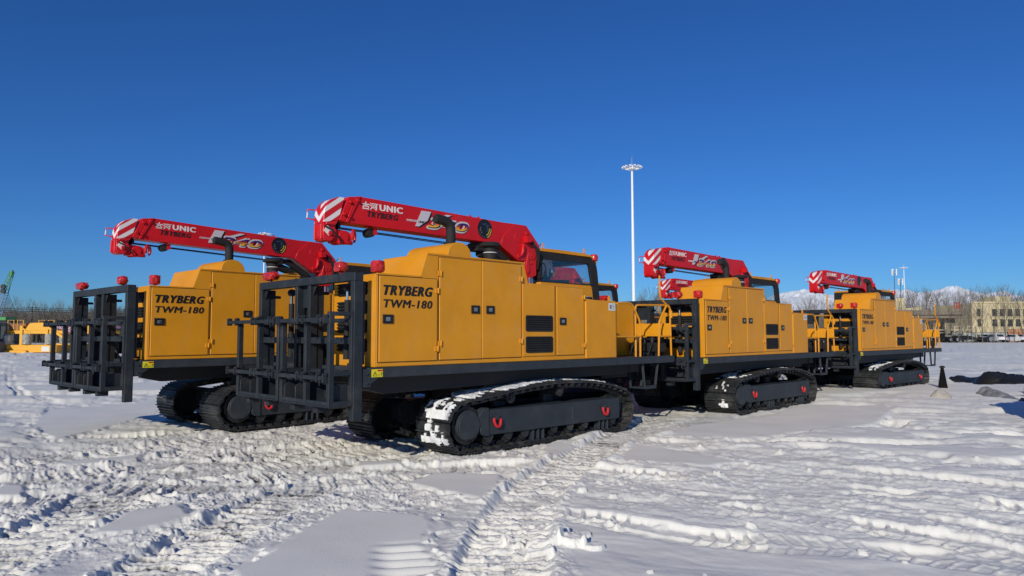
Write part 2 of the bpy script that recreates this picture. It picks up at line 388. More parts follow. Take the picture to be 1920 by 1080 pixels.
def make_machine():
    T = empty('crawler_carrier')
    # chassis -----------------------------------------------------------------------------------------
    m = MB()
    m.box(-.10, 6.48, -.006, .10, 1.088, 1.211); m.box(-.10, 6.48, 2.39, 2.496, 1.088, 1.211)
    m.box(6.38, 6.48, .10, 2.39, 1.088, 1.211); m.box(-.10, 0, .10, 2.39, 1.088, 1.211); m.box(0, 6.38, .10, 2.39, 1.175, 1.2)
    ch = m.build('chassis', GREY, T, bevel=.006)
    m = MB()
    m.prism([(.05, 1.086), (.05, .93), (.35, .86), (4.6, .90), (5.85, .93), (5.85, 1.086)], .34, .46)
    m.prism([(.05, 1.086), (.05, .93), (.35, .86), (4.6, .90), (5.85, .93), (5.85, 1.086)], 2.03, 2.15)
    for x in (.5, 1.6, 2.7, 3.8, 4.9): m.box(x, x+.12, .46, 2.03, .93, 1.086)
    m.box(2.1, 4.4, .9, 1.6, .62, .9); m.cyl((3.2, 1.245, .82), (3.2, 1.245, .93), .6, n=28)
    m.box(2.45, 2.75, .6, 1.9, .42, .72); m.box(3.7, 4.0, .6, 1.9, .42, .72); m.box(2.0, 4.6, .68, .80, .3, .6); m.box(2.0, 4.6, 1.69, 1.81, .3, .6)
    m.box(5.2, 6.0, .7, 1.7, .82, 1.0)
    for x, y in ((1.05, .5), (4.9, .55)): m.cyl((x, y, .93), (x+.14, y-.06, .86), .02, n=8)
    m.build('underframe', DARK, ch, bevel=.006)
    m = MB(); m.box(-.17, -.072, -.004, .012, .985, 1.195); m.prism([(-.1, 1.0), (0.04, 1.085), (-.1, 1.085)], .0, .014)
    for z in (1.03, 1.14): m.cyl((-.13, -.02, z), (-.13, .0, z), .018, n=6)
    m.build('rack_bracket', GREY, ch)
    m = MB(); m.box(-.062, .095, -.0105, -.0075, 1.098, 1.192)
    s = m.build('warning_sticker', LYEL, ch)
    m = MB(); q = -.0115
    for a, b in (((-.045, 1.112), (.015, 1.112)), ((.015, 1.112), (-.015, 1.165)), ((-.015, 1.165), (-.045, 1.112)), ((-.015, 1.125), (-.015, 1.145))):
        m.bar((a[0], q, a[1]), (b[0], q, b[1]), .006, .002)
    m.bar((.078, q, 1.11), (.078, q, 1.15), .006, .002); m.bar((.068, q, 1.14), (.078, q, 1.152), .005, .002); m.bar((.088, q, 1.14), (.078, q, 1.152), .005, .002)
    m.bar((.03, q, 1.13), (.066, q, 1.13), .004, .002); m.bar((.03, q, 1.115), (.055, q, 1.115), .004, .002)
    m.k = 1; m.box(.02, .09, -.0125, -.0108, 1.166, 1.184)
    m.build('warning_symbol', [BLK, RED2], s)
    m = MB()                                                             # hanging step
    for yy in (.05, .35):
        m.bar((5.535, yy, 1.088), (5.60, yy, .665), .05, .012); m.bar((6.01, yy, 1.088), (5.915, yy, .655), .05, .012)
    m.box(5.585, 5.93, .03, .37, .645, .668); m.box(5.585, 5.93, .025, .045, .64, .70)
    m.build('access_step', GREY, ch, bevel=.004)
    # undercarriage -------------------------------------------------------------------------------------
    t1 = make_track(T, 0.0, .70, True); t2 = make_track(T, 1.79, 2.49, False)
    T['tracks'] = 0
    # housing -------------------------------------------------------------------------------------------
    m = MB()
    m.prism([(0, 1.213), (0, 2.337), (.652, 2.337), (.757, 2.642), (2.532, 2.642), (2.625, 2.342), (3.905, 2.342), (3.905, 1.213)], 0, .97)
    hs_ = m.build('engine_housing', YEL, T, bevel=.008)
    m = MB(); m.box(-.006, .66, -.012, .0, 2.322, 2.343); m.box(.757, 2.535, -.012, 0, 2.624, 2.647); m.box(2.63, 3.907, -.012, 0, 2.328, 2.347)
    m.box(-.010, .0, 0.0, .16, 1.215, 2.335); m.box(-.012, -.0, .05, .15, 1.26, 2.3)
    m.build('roof_lip', YEL, hs_, bevel=.003)
    pr = [(1.105+.0, 2.640)]+[(1.31-.205*math.cos(R(a)), 2.64+.192*math.sin(R(a))**.9) for a in range(10, 171, 10)]+[(1.515, 2.640)]
    m = MB(); m.prism(pr, .004, .93); m.build('muffler_cover', YEL, hs_, bevel=.004, ang=30)
    m = MB(); pr = [(2.80-.16*math.cos(R(a)), 2.60+.15*math.sin(R(a))) for a in range(0, 181, 15)]
    m.prism(pr, .62, .96); m.build('filter_cover', YEL, hs_, ang=30)
    m = MB(); m.box(3.912, 4.702, -.022, .95, 1.216, 2.153); tank = m.build('fuel_tank', YEL, T, bevel=.012)
    m = MB(); m.cyl((4.45, .4, 2.15), (4.45, .4, 2.19), .09, n=16); m.k = 1; m.cyl((4.45, .4, 2.19), (4.45, .4, 2.225), .10, n=16); m.k = 2; m.cyl((4.45, .4, 2.225), (4.45, .4, 2.235), .07, n=16)
    m.build('fuel_cap', [YEL, RUB, CHR], tank)
    m = MB(); m.tube([(4.6, .06, 2.15), (4.6, .06, 2.21), (4.62, .06, 2.235), (4.64, .06, 2.21), (4.64, .06, 2.15)], .012, 6); m.build('lifting_eye', YEL, tank)
    m = MB(); m.box(4.50, 4.68, -.0265, -.0235, 1.99, 2.115); lb = m.build('paper_plate', LAB, tank)
    m = MB(); m.box(4.525, 4.575, -.0285, -.027, 2.02, 2.085)
    for k in range(4): m.box(4.595, 4.66, -.0285, -.027, 2.015+k*.022, 2.022+k*.022)
    m.build('plate_print', mat('grey_print', (.18, .2, .24), .6), lb)
    # front louvres (black slots in the yellow front face)
    m = MB()
    for k in range(4):
        z = 2.085-k*.232
        o = fillet([(.19, z), (.86, z), (.86, z+.165), (.19, z+.165)], .04, 4)
        n0 = len(o); v = [(-.0045, y, zz) for y, zz in o]+[(.02, y, zz) for y, zz in o]
        m.add(v, [list(range(n0))]+[(i, (i+1) % n0, n0+(i+1) % n0, n0+i) for i in range(n0)])
        for j in range(4): m.obox((-.016, .525, z+.02+j*.042), (.012, 0, -.010), (0, .325, 0), (.004, 0, .005))
    m.build('front_louver', RUB, hs_)
    # doors
    def door(x0, x1, z0, z1, latch=None, hinges=()):
        m = MB(); m.box(x0, x1, -.020, -.0015, z0, z1); d = m.build('cabinet_door', YEL, T, bevel=.006)
        m = MB(); e = .0075; m.ring([(x0-e, z0-e), (x1+e, z0-e), (x1+e, z1+e), (x0-e, z1+e)], [(x0+.002, z0+.002), (x1-.002, z0+.002), (x1-.002, z1-.002), (x0+.002, z1-.002)], -.0035, -.0008); m.build('door_gap_shade', RUB, d)  # black ring standing in for the shade in the gap round the door
        if latch:
            x, z, w, h = latch
            m = MB(); m.ring([(x-w/2, z-h/2), (x+w/2, z-h/2), (x+w/2, z+h/2), (x-w/2, z+h/2)], [(x-w*.30, z-h*.32), (x+w*.30, z-h*.32), (x+w*.30, z+h*.32), (x-w*.30, z+h*.32)], -.034, -.0195)
            m.box(x-w*.3, x+w*.3, -.024, -.0205, z-h*.32, z+h*.32)
            m.k = 1; m.box(x-w*.21, x+w*.21, -.036, -.0235, z-h*.25, z+h*.25); m.k = 2; m.cyl((x+w*.02, -.044, z), (x+w*.02, -.035, z), .013, n=10)
            m.build('latch', [BLK, SILV, CHR], d, bevel=.002)
        for x, z in hinges:
            m = MB(); m.box(x-.042, x+.008, -.030, -.0195, z-.032, z+.032); m.box(x+.012, x+.042, -.027, -.0005, z-.032, z+.032); m.cyl((x+.006, -.034, z-.037), (x+.006, -.034, z+.037), .010, n=8)
            m.build('hinge', YEL, d, bevel=.002)
        return d
    dA = door(.03, .912, 1.272, 2.312, (.152, 1.79, .15, .108), ((.915, 2.165), (.912, 1.42)))
    letters('lettering', 'TRYBERG', BLK, dA, .084, .838, 2.083, 2.200, -.0225, shear=.28, bold=.08, space=1.16)
    letters('lettering', 'TWM-180', BLK, dA, .086, .830, 1.930, 2.028, -.0225, shear=.18, bold=.05, space=1.12)
    door(.95, 1.688, 1.275, 2.602, (1.565, 1.938, .148, .11), ((.958, 2.39), (.962, 1.487)))
    door(1.696, 2.452, 1.278, 2.606, (1.84, 1.94, .148, .11), ((2.452, 2.40), (2.452, 1.505)))
    dE = door(3.222, 3.868, 1.284, 2.326, (3.356, 1.80, .142, .11), ((3.865, 2.185), (3.865, 1.43)))
    m = MB(); x0, x1, z0, z1 = 2.487, 3.172, 1.286, 2.330; m.box(x0, x1, -.018, -.0015, z0, z1)
    for x in (x0+.03, x1-.03):
        for z in (z0+.03, z1-.03): m.cyl((x, -.022, z), (x, -.017, z), .010, n=8)
    vp = m.build('vent_panel', YEL, T, bevel=.004)
    for z0, z1 in ((1.643, 1.879), (1.333, 1.571)):
        m = MB(); o = fillet([(2.543, z0), (3.123, z0), (3.123, z1), (2.543, z1)], .035, 4)
        m.prism(o, -.0215, -.0175); i = [(2.833+(x-2.833)*.955, (z0+z1)/2+(z-(z0+z1)/2)*.9) for x, z in o]; m.ring(o, i, -.028, -.0215)
        for k in range(6):
            z = z0+.026+k*(z1-z0-.04)/6; m.obox((2.833, -.0245, z+.012), (.27, 0, 0), (0, .010, -.009), (0, .003, .004))
        m.build('louver_grille', RUB, vp)
    # exhaust and air intake
    m = MB(); m.tube([(1.355, .25, 2.8), (1.355, .25, 3.0), (1.352, .25, 3.05), (1.335, .25, 3.095), (1.30, .25, 3.125), (1.25, .25, 3.14), (1.10, .25, 3.158)], [.067]*5+[.067, .066], 16)
    m.cyl((1.345, .25, 2.80), (1.345, .25, 2.845), .085, n=16); m.tube([(1.105, .25, 3.157), (1.085, .25, 3.159)], [.061, .059], 16)
    m.build('exhaust_pipe', RUB, T)
    m = MB(); m.lathe((2.23, .4, 2.6), [(.098, 0), (.098, .28), (.10, .281), (.10, .285), (.165, .288), (.17, .30), (.13, .345), (.05, .36)], 20)
    m.k = 1; m.lathe((2.23, .4, 2.79), [(.1, 0), (.102, .002), (.102, .01), (.1, .012)], 20)
    m.build('air_intake', [RUB, LAB], T)
    # wrapped work lamps
    for (x, y, z, sx, sy, sz, sd) in ((.16, .21, 2.345, .068, .078, .14, 1), (-.235, .42, 2.337, .06, .072, .115, 2), (-.235, 2.29, 2.337, .07, .15, .115, 5)):
        bm = bmesh.new(); bmesh.ops.create_cube(bm, size=2); bmesh.ops.subdivide_edges(bm, edges=bm.edges, cuts=7, use_grid_fill=True)
        rng = random.Random(sd)
        for v in bm.verts:
            p = v.co.copy(); q = p.normalized()*1.28; p = p.lerp(q, .45)
            nx = float(vn(np.array([p.x*2.3+p.z*1.7+sd]), np.array([p.y*2.6-p.z+sd*3]), sd)[0]); ny = float(vn(np.array([p.x*5+sd]), np.array([p.z*5+p.y*4]), sd+3)[0])
            p *= .86+.26*nx+.10*(ny-.5)
            v.co = (x+p.x*sx*.95, y+p.y*sy*.95, z+.03+sz*.5+p.z*sz*.5)
        w = MB(); w.v = [tuple(v.co) for v in bm.verts]; bm.verts.index_update(); w.f = [[v.index for v in f.verts] for f in bm.faces]; w.m = [0]*len(w.f); bm.free()
        w.cyl((x, y, z-.005), (x, y, z+.06), .022, n=8)
        w.tube([(x, y+.02, z+.03), (x+.02, y+sy*.9, z+.06), (x+.03, y+sy*1.3, z+.10)], [.012, .01, .003], 5)
        w.build('wrapped_work_lamp', WRAP, T, ang=50)
    m = MB(); m.box(.12, .6, 1.52, 2.10, 1.28, 1.56); m.box(.2, .45, 1.2, 1.36, 1.2, 1.62); m.cyl((.3, 1.85, 1.56), (.3, 1.85, 1.75), .05, n=12)
    for k in range(6): m.tube(fp([(.15, 1.5+.1*k, 1.45), (.02, 1.46+.1*k, 1.66-.03*k), (-.04, 1.5+.08*k, 1.5), (.05, 1.2+.15*k, 1.2)], .12), .013, 5)
    m.build('valve_block', DARK, T, bevel=.006)
    # front pipe rack ------------------------------------------------------------------------------------
    m = MB(); xa, xb = -.305, -.185
    m.box(xa, xb, -.004, .085, .60, 2.236); m.box(xa, xb, 2.41, 2.492, .78, 2.236); m.box(xa, xb, -.006, 2.494, 2.236, 2.337)
    m.box(xa+.01, xb, 1.055, 1.12, .8, 2.236); m.box(xa+.01, xb, 1.385, 1.455, .8, 2.236); m.box(xa+.09, xa+.10, 1.12, 1.385, 1.95, 2.236)
    m.box(xa+.005, xb-.03, .085, 1.055, 1.49, 1.571); m.box(xa+.005, xb-.03, 1.12, 1.385, 1.49, 1.571); m.box(xa+.005, xb-.03, 1.455, 2.41, 1.49, 1.571)
    m.box(xa+.005, xb-.04, .085, 1.055, 1.13, 1.18); m.box(xa+.005, xb-.04, 1.455, 2.41, 1.13, 1.18); m.box(xa+.005, xb-.04, 1.12, 1.385, 1.13, 1.18)
    for y in (1.07, 1.40, 2.425): m.box(xb-.01, xb+.10, y, y+.014, .9, 2.236)
    m.box(xb-.01, xb+.05, .03, .044, 1.25, 2.236)
    for y in (1.09, 2.44): m.prism([(xb, 1.34), (xb, 1.2), (-.02, 1.205), (-.02, 1.30)], y, y+.02); m.box(xb, 0, y, y+.03, 2.12, 2.16)
    for y, s_ in ((.085, 1), (1.055, -1), (1.455, 1), (2.41, -1)):
        m.add([(xa+.05, y, 2.236), (xa+.05, y+s_*.10, 2.236), (xa+.05, y, 2.10), (xa+.06, y, 2.236), (xa+.06, y+s_*.10, 2.236), (xa+.06, y, 2.10)], [(0,1,2), (5,4,3), (0,3,4,1), (1,4,5,2), (2,5,3,0)])
    m.box(xb, 0.0, .30, .34, 2.20, 2.23); m.box(xb, 0.0, .30, .34, 1.23, 1.26)
    rf = m.build('pipe_rack', RACK, T, bevel=.005)
    for y in (.48, 1.92):
        m = MB(); m.cyl((-.10, y, 1.62), (-.10, y, 2.03), .038, n=12); m.cyl((-.10, y, 1.30), (-.10, y, 1.62), .045, n=12); m.cyl((-.10, y-.03, 2.18), (-.10, y+.03, 2.18), .05, n=12)
        m.k = 1; m.cyl((-.10, y, 2.03), (-.10, y, 2.16), .02, n=10); m.k = 0
        for dy in (.09, .13, .17): m.tube([(-.1, y-.02, 1.6), (-.12, y-dy*.6, 1.5), (-.1, y-dy, 1.3), (-.06, y-dy*.9, 1.05), (0, y-dy, .98)], .010, 5)
        m.build('lift_cylinder', [RUB, CHR], rf)
    for y0, y1, zt in ((0.0, 1.19, 1.867), (1.235, 2.46, 1.80)):
        m = MB(); xf, xr = -.62, -.335; ym = (y0+y1)/2-.06
        for y in (y0, ym, y1-.06):
            m.box(xf, xf+.065, y, y+.06, .78, 1.80 if y > 0 else 1.867)
        for y in ((y0,) if y0 == 0 else (y1-.055,)): m.box(xr, xr+.055, y, y+.055, .78, 1.867)
        for y in (y0, y1-.05):
            m.box(xf+.065, xr, y, y+.05, 1.818, 1.867) if y == 0 else None
            m.box(xf+.065, xr, y, y+.045, 1.13, 1.18); m.box(xf+.065, xr, y, y+.05, .78, .842)
        m.box(xf, xr+.05, y0+.06, y1-.06, .775, .792); m.box(xf+.01, xf+.03, y0+.06, y1-.06, .792, .84)
        m.box(xr-.0, xr+.02, y0+.06, y1-.06, .842, 1.02); m.box(xr, xr+.05, y0+.055, y1-.055, 1.745, 1.795)
        for y in (y0+.062, ym+.064, y1-.075, ym+.30):
            m.prism([(xf+.03, .792), (xr, .792), (xr, 1.03), (xf+.10, 1.03), (xf+.03, .98)], y, y+.008)
        for y in (ym-.1, y1-.2): m.box(xf+.1, xf+.25, y, y+.10, .68, .775)
        bk = m.build('pipe_basket', RACK, T, bevel=.004)
        for z in (1.775, 1.11):
            m = MB(); yb = y1+.22 if y1 > 2 else y1+.02
            m.box(xf-.055, xf-.005, y0+.05, yb, z-.023, z+.023)
            for y in (y0+.02, y0+.16, ym-.02, ym+.1, y1-.08, yb-.05):
                m.box(xf-.066, xf+.0, y, y+.026, z-.045, z+.05); m.cyl((xf-.035, y-.02, z+.045), (xf-.035, y+.05, z+.045), .015, n=8)
            m.tube([(xf-.08, y0+.05, z+.03), (xf-.09, y0+.06, z-.05), (xf-.075, y0+.08, z-.08), (xf-.06, y0+.10, z-.02)], .007, 5)
            m.tube([(xf-.08, ym+.05, z+.05), (xf-.10, ym+.02, z+.07), (xf-.11, ym-.03, z+.03)], .008, 5)
            m.build('latch_bar', RACK, bk, bevel=.003)
    # rear handrails -------------------------------------------------------------------------------------
    m = MB(); y = .035; r = .0185
    m.tube(fp([(4.755, y, 1.2), (4.762, y, 2.128), (5.22, y, 2.138), (5.468, y, 1.82), (5.462, y, 1.2)], .09), r, 8)
    m.tube([(4.76, y, 1.562), (5.466, y, 1.562)], r*.9, 8)
    m.tube(fp([(5.40, y+.05, 1.2), (5.40, y+.05, 2.11), (6.44, y+.02, 2.135), (6.44, y, 1.2)], .08), r, 8)
    m.tube(fp([(6.30, y, 2.12), (6.06, y, 1.826), (6.03, y, 1.2)], .06), r, 8); m.tube([(6.05, y, 1.562), (6.44, y, 1.562)], r*.9, 8)
    m.tube(fp([(6.445, y, 1.92), (6.445, y, 2.06), (6.10, y, 2.262), (6.09, y, 2.66)], .08), r*.95, 8); m.cyl((6.445, y, 1.9), (6.445, y, 2.03), .03, n=10); m.cyl((6.445, y-.05, 1.96), (6.445, y+.05, 1.96), .012, n=6)
    m.build('handrail', YEL, T); m = MB()
    y = 2.455
    m.tube(fp([(5.60, y, 1.2), (5.60, y, 2.11), (6.44, y, 2.135), (6.44, y, 1.2)], .08), r, 8); m.tube([(5.6, y, 1.562), (6.44, y, 1.562)], r*.9, 8)
    m.build('handrail', YEL, T)
    # rear console, plate and valve bank behind the handrail
    m = MB(); m.prism(fillet([(5.72, 1.2), (6.36, 1.2), (6.36, 2.17), (5.72, 2.19)], [.01, .01, .08, .02], 4), .80, 1.55); rc = m.build('rear_console', YEL, T, bevel=.008)
    m = MB(); m.box(6.405, 6.43, .04, .80, 1.56, 1.80); m.build('rear_plate', YEL2, T, bevel=.004)
    m = MB(); m.box(6.12, 6.38, .10, .74, 1.28, 1.44)
    for k in range(4): m.cyl((6.25, .16+.16*k, 1.44), (6.25, .16+.16*k, 1.54), .04, n=10); m.box(6.15, 6.2, .12+.16*k, .2+.16*k, 1.2, 1.3)
    for k in range(3): m.tube(fp([(6.2, .2+.2*k, 1.4), (6.05, .2+.2*k, 1.42), (6.0, .25+.2*k, 1.2)], .08), .016, 5)
    m.build('valve_bank', DARK, T, bevel=.005)
    # cab ------------------------------------------------------------------------------------------------
    y0, y1 = 1.05, 2.36
    body = fillet([(4.0, 1.2), (5.47, 1.2), (5.5, 2.0), (5.43, 2.37), (5.43, 2.5), (4.0, 2.5)], .02, 2)
    m = MB(); m.prism(body, y0, y1); cb = m.build('operator_cab', YEL, T, bevel=.01)
    roof = fillet([(4.0, 3.00), (4.02, 3.085), (5.38, 3.085), (5.53, 3.02), (5.55, 2.97), (5.46, 3.0)], [.01, .05, .09, .05, .01, .02], 4)
    m = MB(); m.prism([(3.975, 3.03), (3.99, 3.06), (4.05, 3.083), (4.6, 3.090), (5.2, 3.082), (5.38, 3.055), (5.49, 3.0), (5.55, 2.92), (5.535, 2.915), (5.465, 2.985), (5.36, 3.027)], y0-.012, y1+.012)
    for x in (4.14, 5.26):
        for yy in (y0+.06, y1-.08): m.tube([(x-.022, yy, 3.07), (x-.022, yy, 3.16), (x, yy, 3.185), (x+.022, yy, 3.16), (x+.022, yy, 3.07)], .010, 6)
    m.build('cab_roof', YEL, cb, bevel=.015)
    o = fillet([(3.99, 2.502), (3.99, 3.025), (5.50, 3.005), (5.57, 2.80), (5.66, 2.02), (5.47, 1.98), (5.435, 2.30), (5.43, 2.502)], [.02, .05, .15, .2, .03, .02, .03, .02], 3)
    inn = fillet([(4.06, 2.515), (4.06, 2.90), (5.33, 2.90), (5.36, 2.76), (5.41, 2.545), (5.40, 2.53), (5.38, 2.52), (5.36, 2.515)], [.02, .06, .14, .1, .01, .01, .01, .01], 3)
    m = MB()
    for ya, yb in ((y0, y0+.05), (y1-.05, y1)): m.ring(o, inn, ya, yb)
    m.box(4.0, 4.05, y0+.05, y1-.05, 2.93, 3.01); m.box(4.0, 4.06, y0+.05, y0+.11, 2.5, 2.93); m.box(4.0, 4.06, y1-.11, y1-.05, 2.5, 2.93); m.box(4.0, 4.06, 1.66, 1.72, 2.5, 2.93)
    m.box(5.35, 5.45, y0+.05, y1-.05, 2.93, 3.0); m.bar((5.52, y0+.09, 2.93), (5.62, y0+.09, 2.2), .06); m.bar((5.52, y1-.09, 2.93), (5.62, y1-.09, 2.2), .06); m.box(5.48, 5.66, y0+.05, y1-.05, 2.0, 2.06)
    m.build('window_frame', RUB, cb, bevel=.004)
    m = MB(); inz = [(x, z) for x, z in inn]
    m.prism(inz, y0+.022, y0+.027); m.prism(inz, y1-.027, y1-.022); m.box(4.02, 4.025, y0+.11, y1-.11, 2.5, 2.93)
    m.add([(5.525, y0+.1, 2.93), (5.525, y1-.1, 2.93), (5.63, y1-.1, 2.1), (5.63, y0+.1, 2.1), (5.530, y0+.1, 2.93), (5.530, y1-.1, 2.93), (5.635, y1-.1, 2.1), (5.635, y0+.1, 2.1)], [(0,1,2,3), (7,6,5,4), (0,4,5,1), (2,6,7,3), (1,5,6,2), (0,3,7,4)])
    m.build('window_glass', GLASS, cb, smooth=False)
    m = MB(); m.prism(fillet([(4.35, 2.3), (4.42, 2.5), (4.36, 2.82), (4.46, 2.84), (4.54, 2.55), (4.9, 2.55), (4.92, 2.3)], .04, 3), 1.5, 1.95); m.box(4.4, 4.5, 1.6, 1.85, 2.8, 2.93)
    m.box(4.12, 4.36, y1-.12, y1-.05, 2.5, 2.9); m.box(5.1, 5.3, 1.5, 2.0, 2.5, 2.62)
    m.build('cab_seat', RUB, cb, bevel=.01)
    m = MB(); 
    for k in range(7): m.tube([(4.25+k*.04, 1.25, 2.93), (4.24+k*.042, 1.25+.02*(k % 2), 2.82), (4.22+k*.05, 1.24+.03*(k % 3), 2.70-.04*(k % 3))], [.03, .034, .012], 6)
    m.build('hanging_rag', CLOTH, cb)
    m = MB(); m.lathe((5.50, y0+.02, 2.96), [(.05, 0), (.075, .02), (.08, .08), (.06, .125), (.02, .135)], 10); m.build('tail_lamp', WRAP, cb)
    m = MB(); m.tube([(3.97, 1.2, 2.95), (4.04, 1.19, 3.07), (4.16, 1.16, 3.18)], [.008, .007, .006], 5); m.build('antenna', RUB, cb)
    # crane ----------------------------------------------------------------------------------------------
    ya, yb = 1.05, 1.30
    m = MB()
    m.prism([(.235, 3.095), (.425, 3.476), (3.13, 3.424), (3.37, 3.43), (3.66, 3.43), (3.735, 3.36), (3.99, 3.12), (3.985, 3.0), (3.86, 2.86), (3.56, 2.82), (3.45, 2.825), (3.02, 3.066)], ya, yb)
    m.prism([(3.13, 3.22), (3.37, 3.424), (3.66, 3.428), (3.735, 3.356), (3.985, 3.115), (3.98, 3.0), (3.85, 2.87), (3.56, 2.826), (3.45, 2.83), (3.06, 3.06)], ya-.008, yb+.008)
    m.prism([(2.5, 3.40), (2.56, 3.44), (2.72, 3.44), (2.78, 3.40)], ya+.1, yb-.1)
    for x in (2.45, 2.62): m.tube([(x-.03, ya+.05, 3.42), (x-.02, ya+.05, 3.46), (x+.02, ya+.05, 3.46), (x+.03, ya+.05, 3.42)], .012, 6)
    m.cyl((3.46, ya-.012, 3.21), (3.46, ya, 3.21), .085, n=20); m.cyl((3.654, ya-.03, 3.294), (3.654, ya, 3.294), .034, n=12); m.cyl((3.47, ya-.03, 2.895), (3.47, ya, 2.895), .036, n=12)
    bm_ = m.build('crane_boom', RED, T, bevel=.006)
    m = MB()
    m.prism([(.10, 3.118), (.245, 3.448), (.335, 3.462), (.185, 3.10)], ya-.008, yb+.008); m.prism([(.195, 3.10), (.34, 3.462), (.425, 3.478), (.237, 3.10)], ya-.018, yb+.018)
    for x, z in ((.257, 3.377), (.366, 3.413), (.16, 3.206), (.240, 3.183)): m.cyl((x, ya-.045, z), (x, ya, z), .025, .02, n=10)
    m.build('boom_section', RED, bm_, bevel=.004)
    m = MB()
    m.prism([(.10, 3.12), (.182, 3.428), (.10, 3.428), (.0, 3.385), (-.065, 3.325), (-.105, 3.255), (-.12, 3.177), (-.122, 3.06)], ya, yb); m.prism([(.10, 3.118), (-.121, 3.058), (-.125, 2.90), (-.095, 2.83), (-.01, 2.825), (.04, 2.875), (.07, 2.95), (.05, 3.03)], ya+.006, yb-.006)
    m.box(-.145, -.1, ya+.03, ya+.06, 2.85, 3.05); m.box(-.145, -.1, yb-.06, yb-.03, 2.85, 3.05); m.box(-.10, .02, ya-.03, ya, 3.04, 3.075); m.cyl((-.03, ya-.02, 2.93), (-.03, ya+.01, 2.93), .03, n=10)
    m.tube([(-.11, yb-.02, 3.25), (-.20, yb+.03, 3.26), (-.205, yb+.04, 3.14), (-.12, yb-.02, 3.12)], .012, 6)
    m.build('boom_head', STRIPE, bm_, bevel=.012)
    m = MB(); m.obox((-.055, ya+.002, 2.965), (.036, 0, -.03), (0, .004, 0), (.026, 0, .038)); m.build('head_mark', WHT, bm_)
    m = MB(); m.cyl((-.02, ya+.04, 2.93), (-.02, yb-.04, 2.93), .09, n=18); m.cyl((.10, ya+.05, 3.06), (.10, yb-.05, 3.06), .06, n=12); m.box(.0, .12, ya+.05, yb-.05, 3.0, 3.1)
    m.build('head_sheave', RUB, bm_)
    m = MB()
    m.tube([(.10, 1.15, 3.035), (2.95, 1.15, 2.985)], .009, 6); m.tube([(.10, 1.21, 3.03), (2.95, 1.21, 2.975)], .007, 6)
    m.tube([(-.12, ya-.02, 3.02), (-.02, ya-.05, 2.97), (.09, ya-.04, 2.87), (.14, ya-.0, 2.82)], .011, 6)
    m.build('hoist_cable', RUB, bm_)
    m = MB(); m.cyl((.645, ya+.06, 3.01), (.645, yb-.06, 3.01), .062, n=14); m.k = 1; m.box(.68, .735, ya+.05, ya+.075, 2.985, 3.08); m.box(.68, .735, yb-.075, yb-.05, 2.985, 3.08)
    m.build('cable_roller', [RUB, RED], bm_)
    m = MB(); hx, hz_ = .2, 2.90
    m.prism(fillet([(.02, 2.86), (.07, 3.0), (.26, 2.99), (.35, 2.93), (.31, 2.83), (.14, 2.80)], .03, 3), 1.09, 1.112); m.prism(fillet([(.02, 2.86), (.07, 3.0), (.26, 2.99), (.35, 2.93), (.31, 2.83), (.14, 2.80)], .03, 3), 1.245, 1.267)
    m.cyl((.19, 1.07, 2.90), (.19, 1.10, 2.90), .075, n=14); m.cyl((.12, 1.09, 2.83), (.33, 1.09, 2.835), .03, n=8); m.box(.05, .30, 1.112, 1.245, 2.82, 2.86)
    hb = m.build('hook_block', RED, bm_, bevel=.005)
    m = MB(); m.cyl((.17, 1.118, 2.91), (.17, 1.24, 2.91), .085, n=14); m.build('block_sheave', RUB, hb)
    m = MB()
    t = [(.335, 1.17, 2.905)]+[(.395+.06*math.cos(R(a))*1.0, 1.16+.07*math.cos(R(a)), 2.93+.085*math.sin(R(a))) for a in range(200, -70, -18)]
    m.tube([(.28, 1.175, 2.92)]+t, [.03, .028]+[.027]*(len(t)-4)+[.024, .02, .012], 8)
    m.build('hook', RED2, hb)
    # boom lettering
    y = ya-.002
    m = MB(); T_ = .0145
    strokes(m, [(0, .70, 1, .70), (.5, 1, .5, .42), (.1, .42, .9, .42), (.1, .06, .9, .06), (.1, .42, .1, .0), (.9, .42, .9, .0)], .461, 3.318, .105, .094, y, T_)
    strokes(m, [(.0, .92, .2, .80), (-.03, .62, .16, .52), (.02, .05, .22, .34), (.3, .9, 1.04, .9), (.88, .9, .88, .05), (.88, .05, .72, .08), (.36, .64, .70, .64), (.36, .30, .70, .30), (.36, .64, .36, .28), (.70, .64, .70, .28)], .588, 3.318, .112, .094, y, T_*.85)
    m.build('lettering', WHT, bm_, smooth=False)
    letters('lettering', 'UNIC', WHT, bm_, .735, 1.129, 3.322, 3.408, y, bold=.075, space=1.12)
    letters('lettering', 'TRYBERG', BLK, bm_, .535, 1.055, 3.214, 3.292, y, shear=.28, bold=.055, space=1.1)
    letters('lettering', 'FURUKAWA', LILAC, bm_, 1.198, 1.40, 3.232, 3.262, y, shear=.2, bold=.03)
    letters('lettering', 'UNIC', BLK, bm_, 1.405, 1.53, 3.226, 3.258, y-.004, shear=.2, bold=.04)
    def plate(poly, mt, yy, name='emblem', th=.0012):
        m = MB(); m.prism(poly, yy-th, yy+th); return m.build(name, mt, bm_, smooth=False)
    plate([(1.46, 3.411), (1.637, 3.412), (1.573, 3.275), (1.50, 3.23), (1.417, 3.172), (1.348, 3.173)], LILAC, y-.0025, 'letter_plate')
    plate([(1.637, 3.412), (1.66, 3.395), (1.60, 3.255), (1.55, 3.225), (1.43, 3.155), (1.37, 3.165), (1.348, 3.173), (1.417, 3.18)], BLK, y, 'letter_shadow')
    plate([(1.70, 3.325), (1.933, 3.407), (2.030, 3.404), (1.80, 3.315)], LILAC, y-.0025, 'letter_plate')
    plate([(1.75, 3.318), (2.03, 3.404), (2.055, 3.395), (1.86, 3.312)], BLK, y, 'letter_shadow')
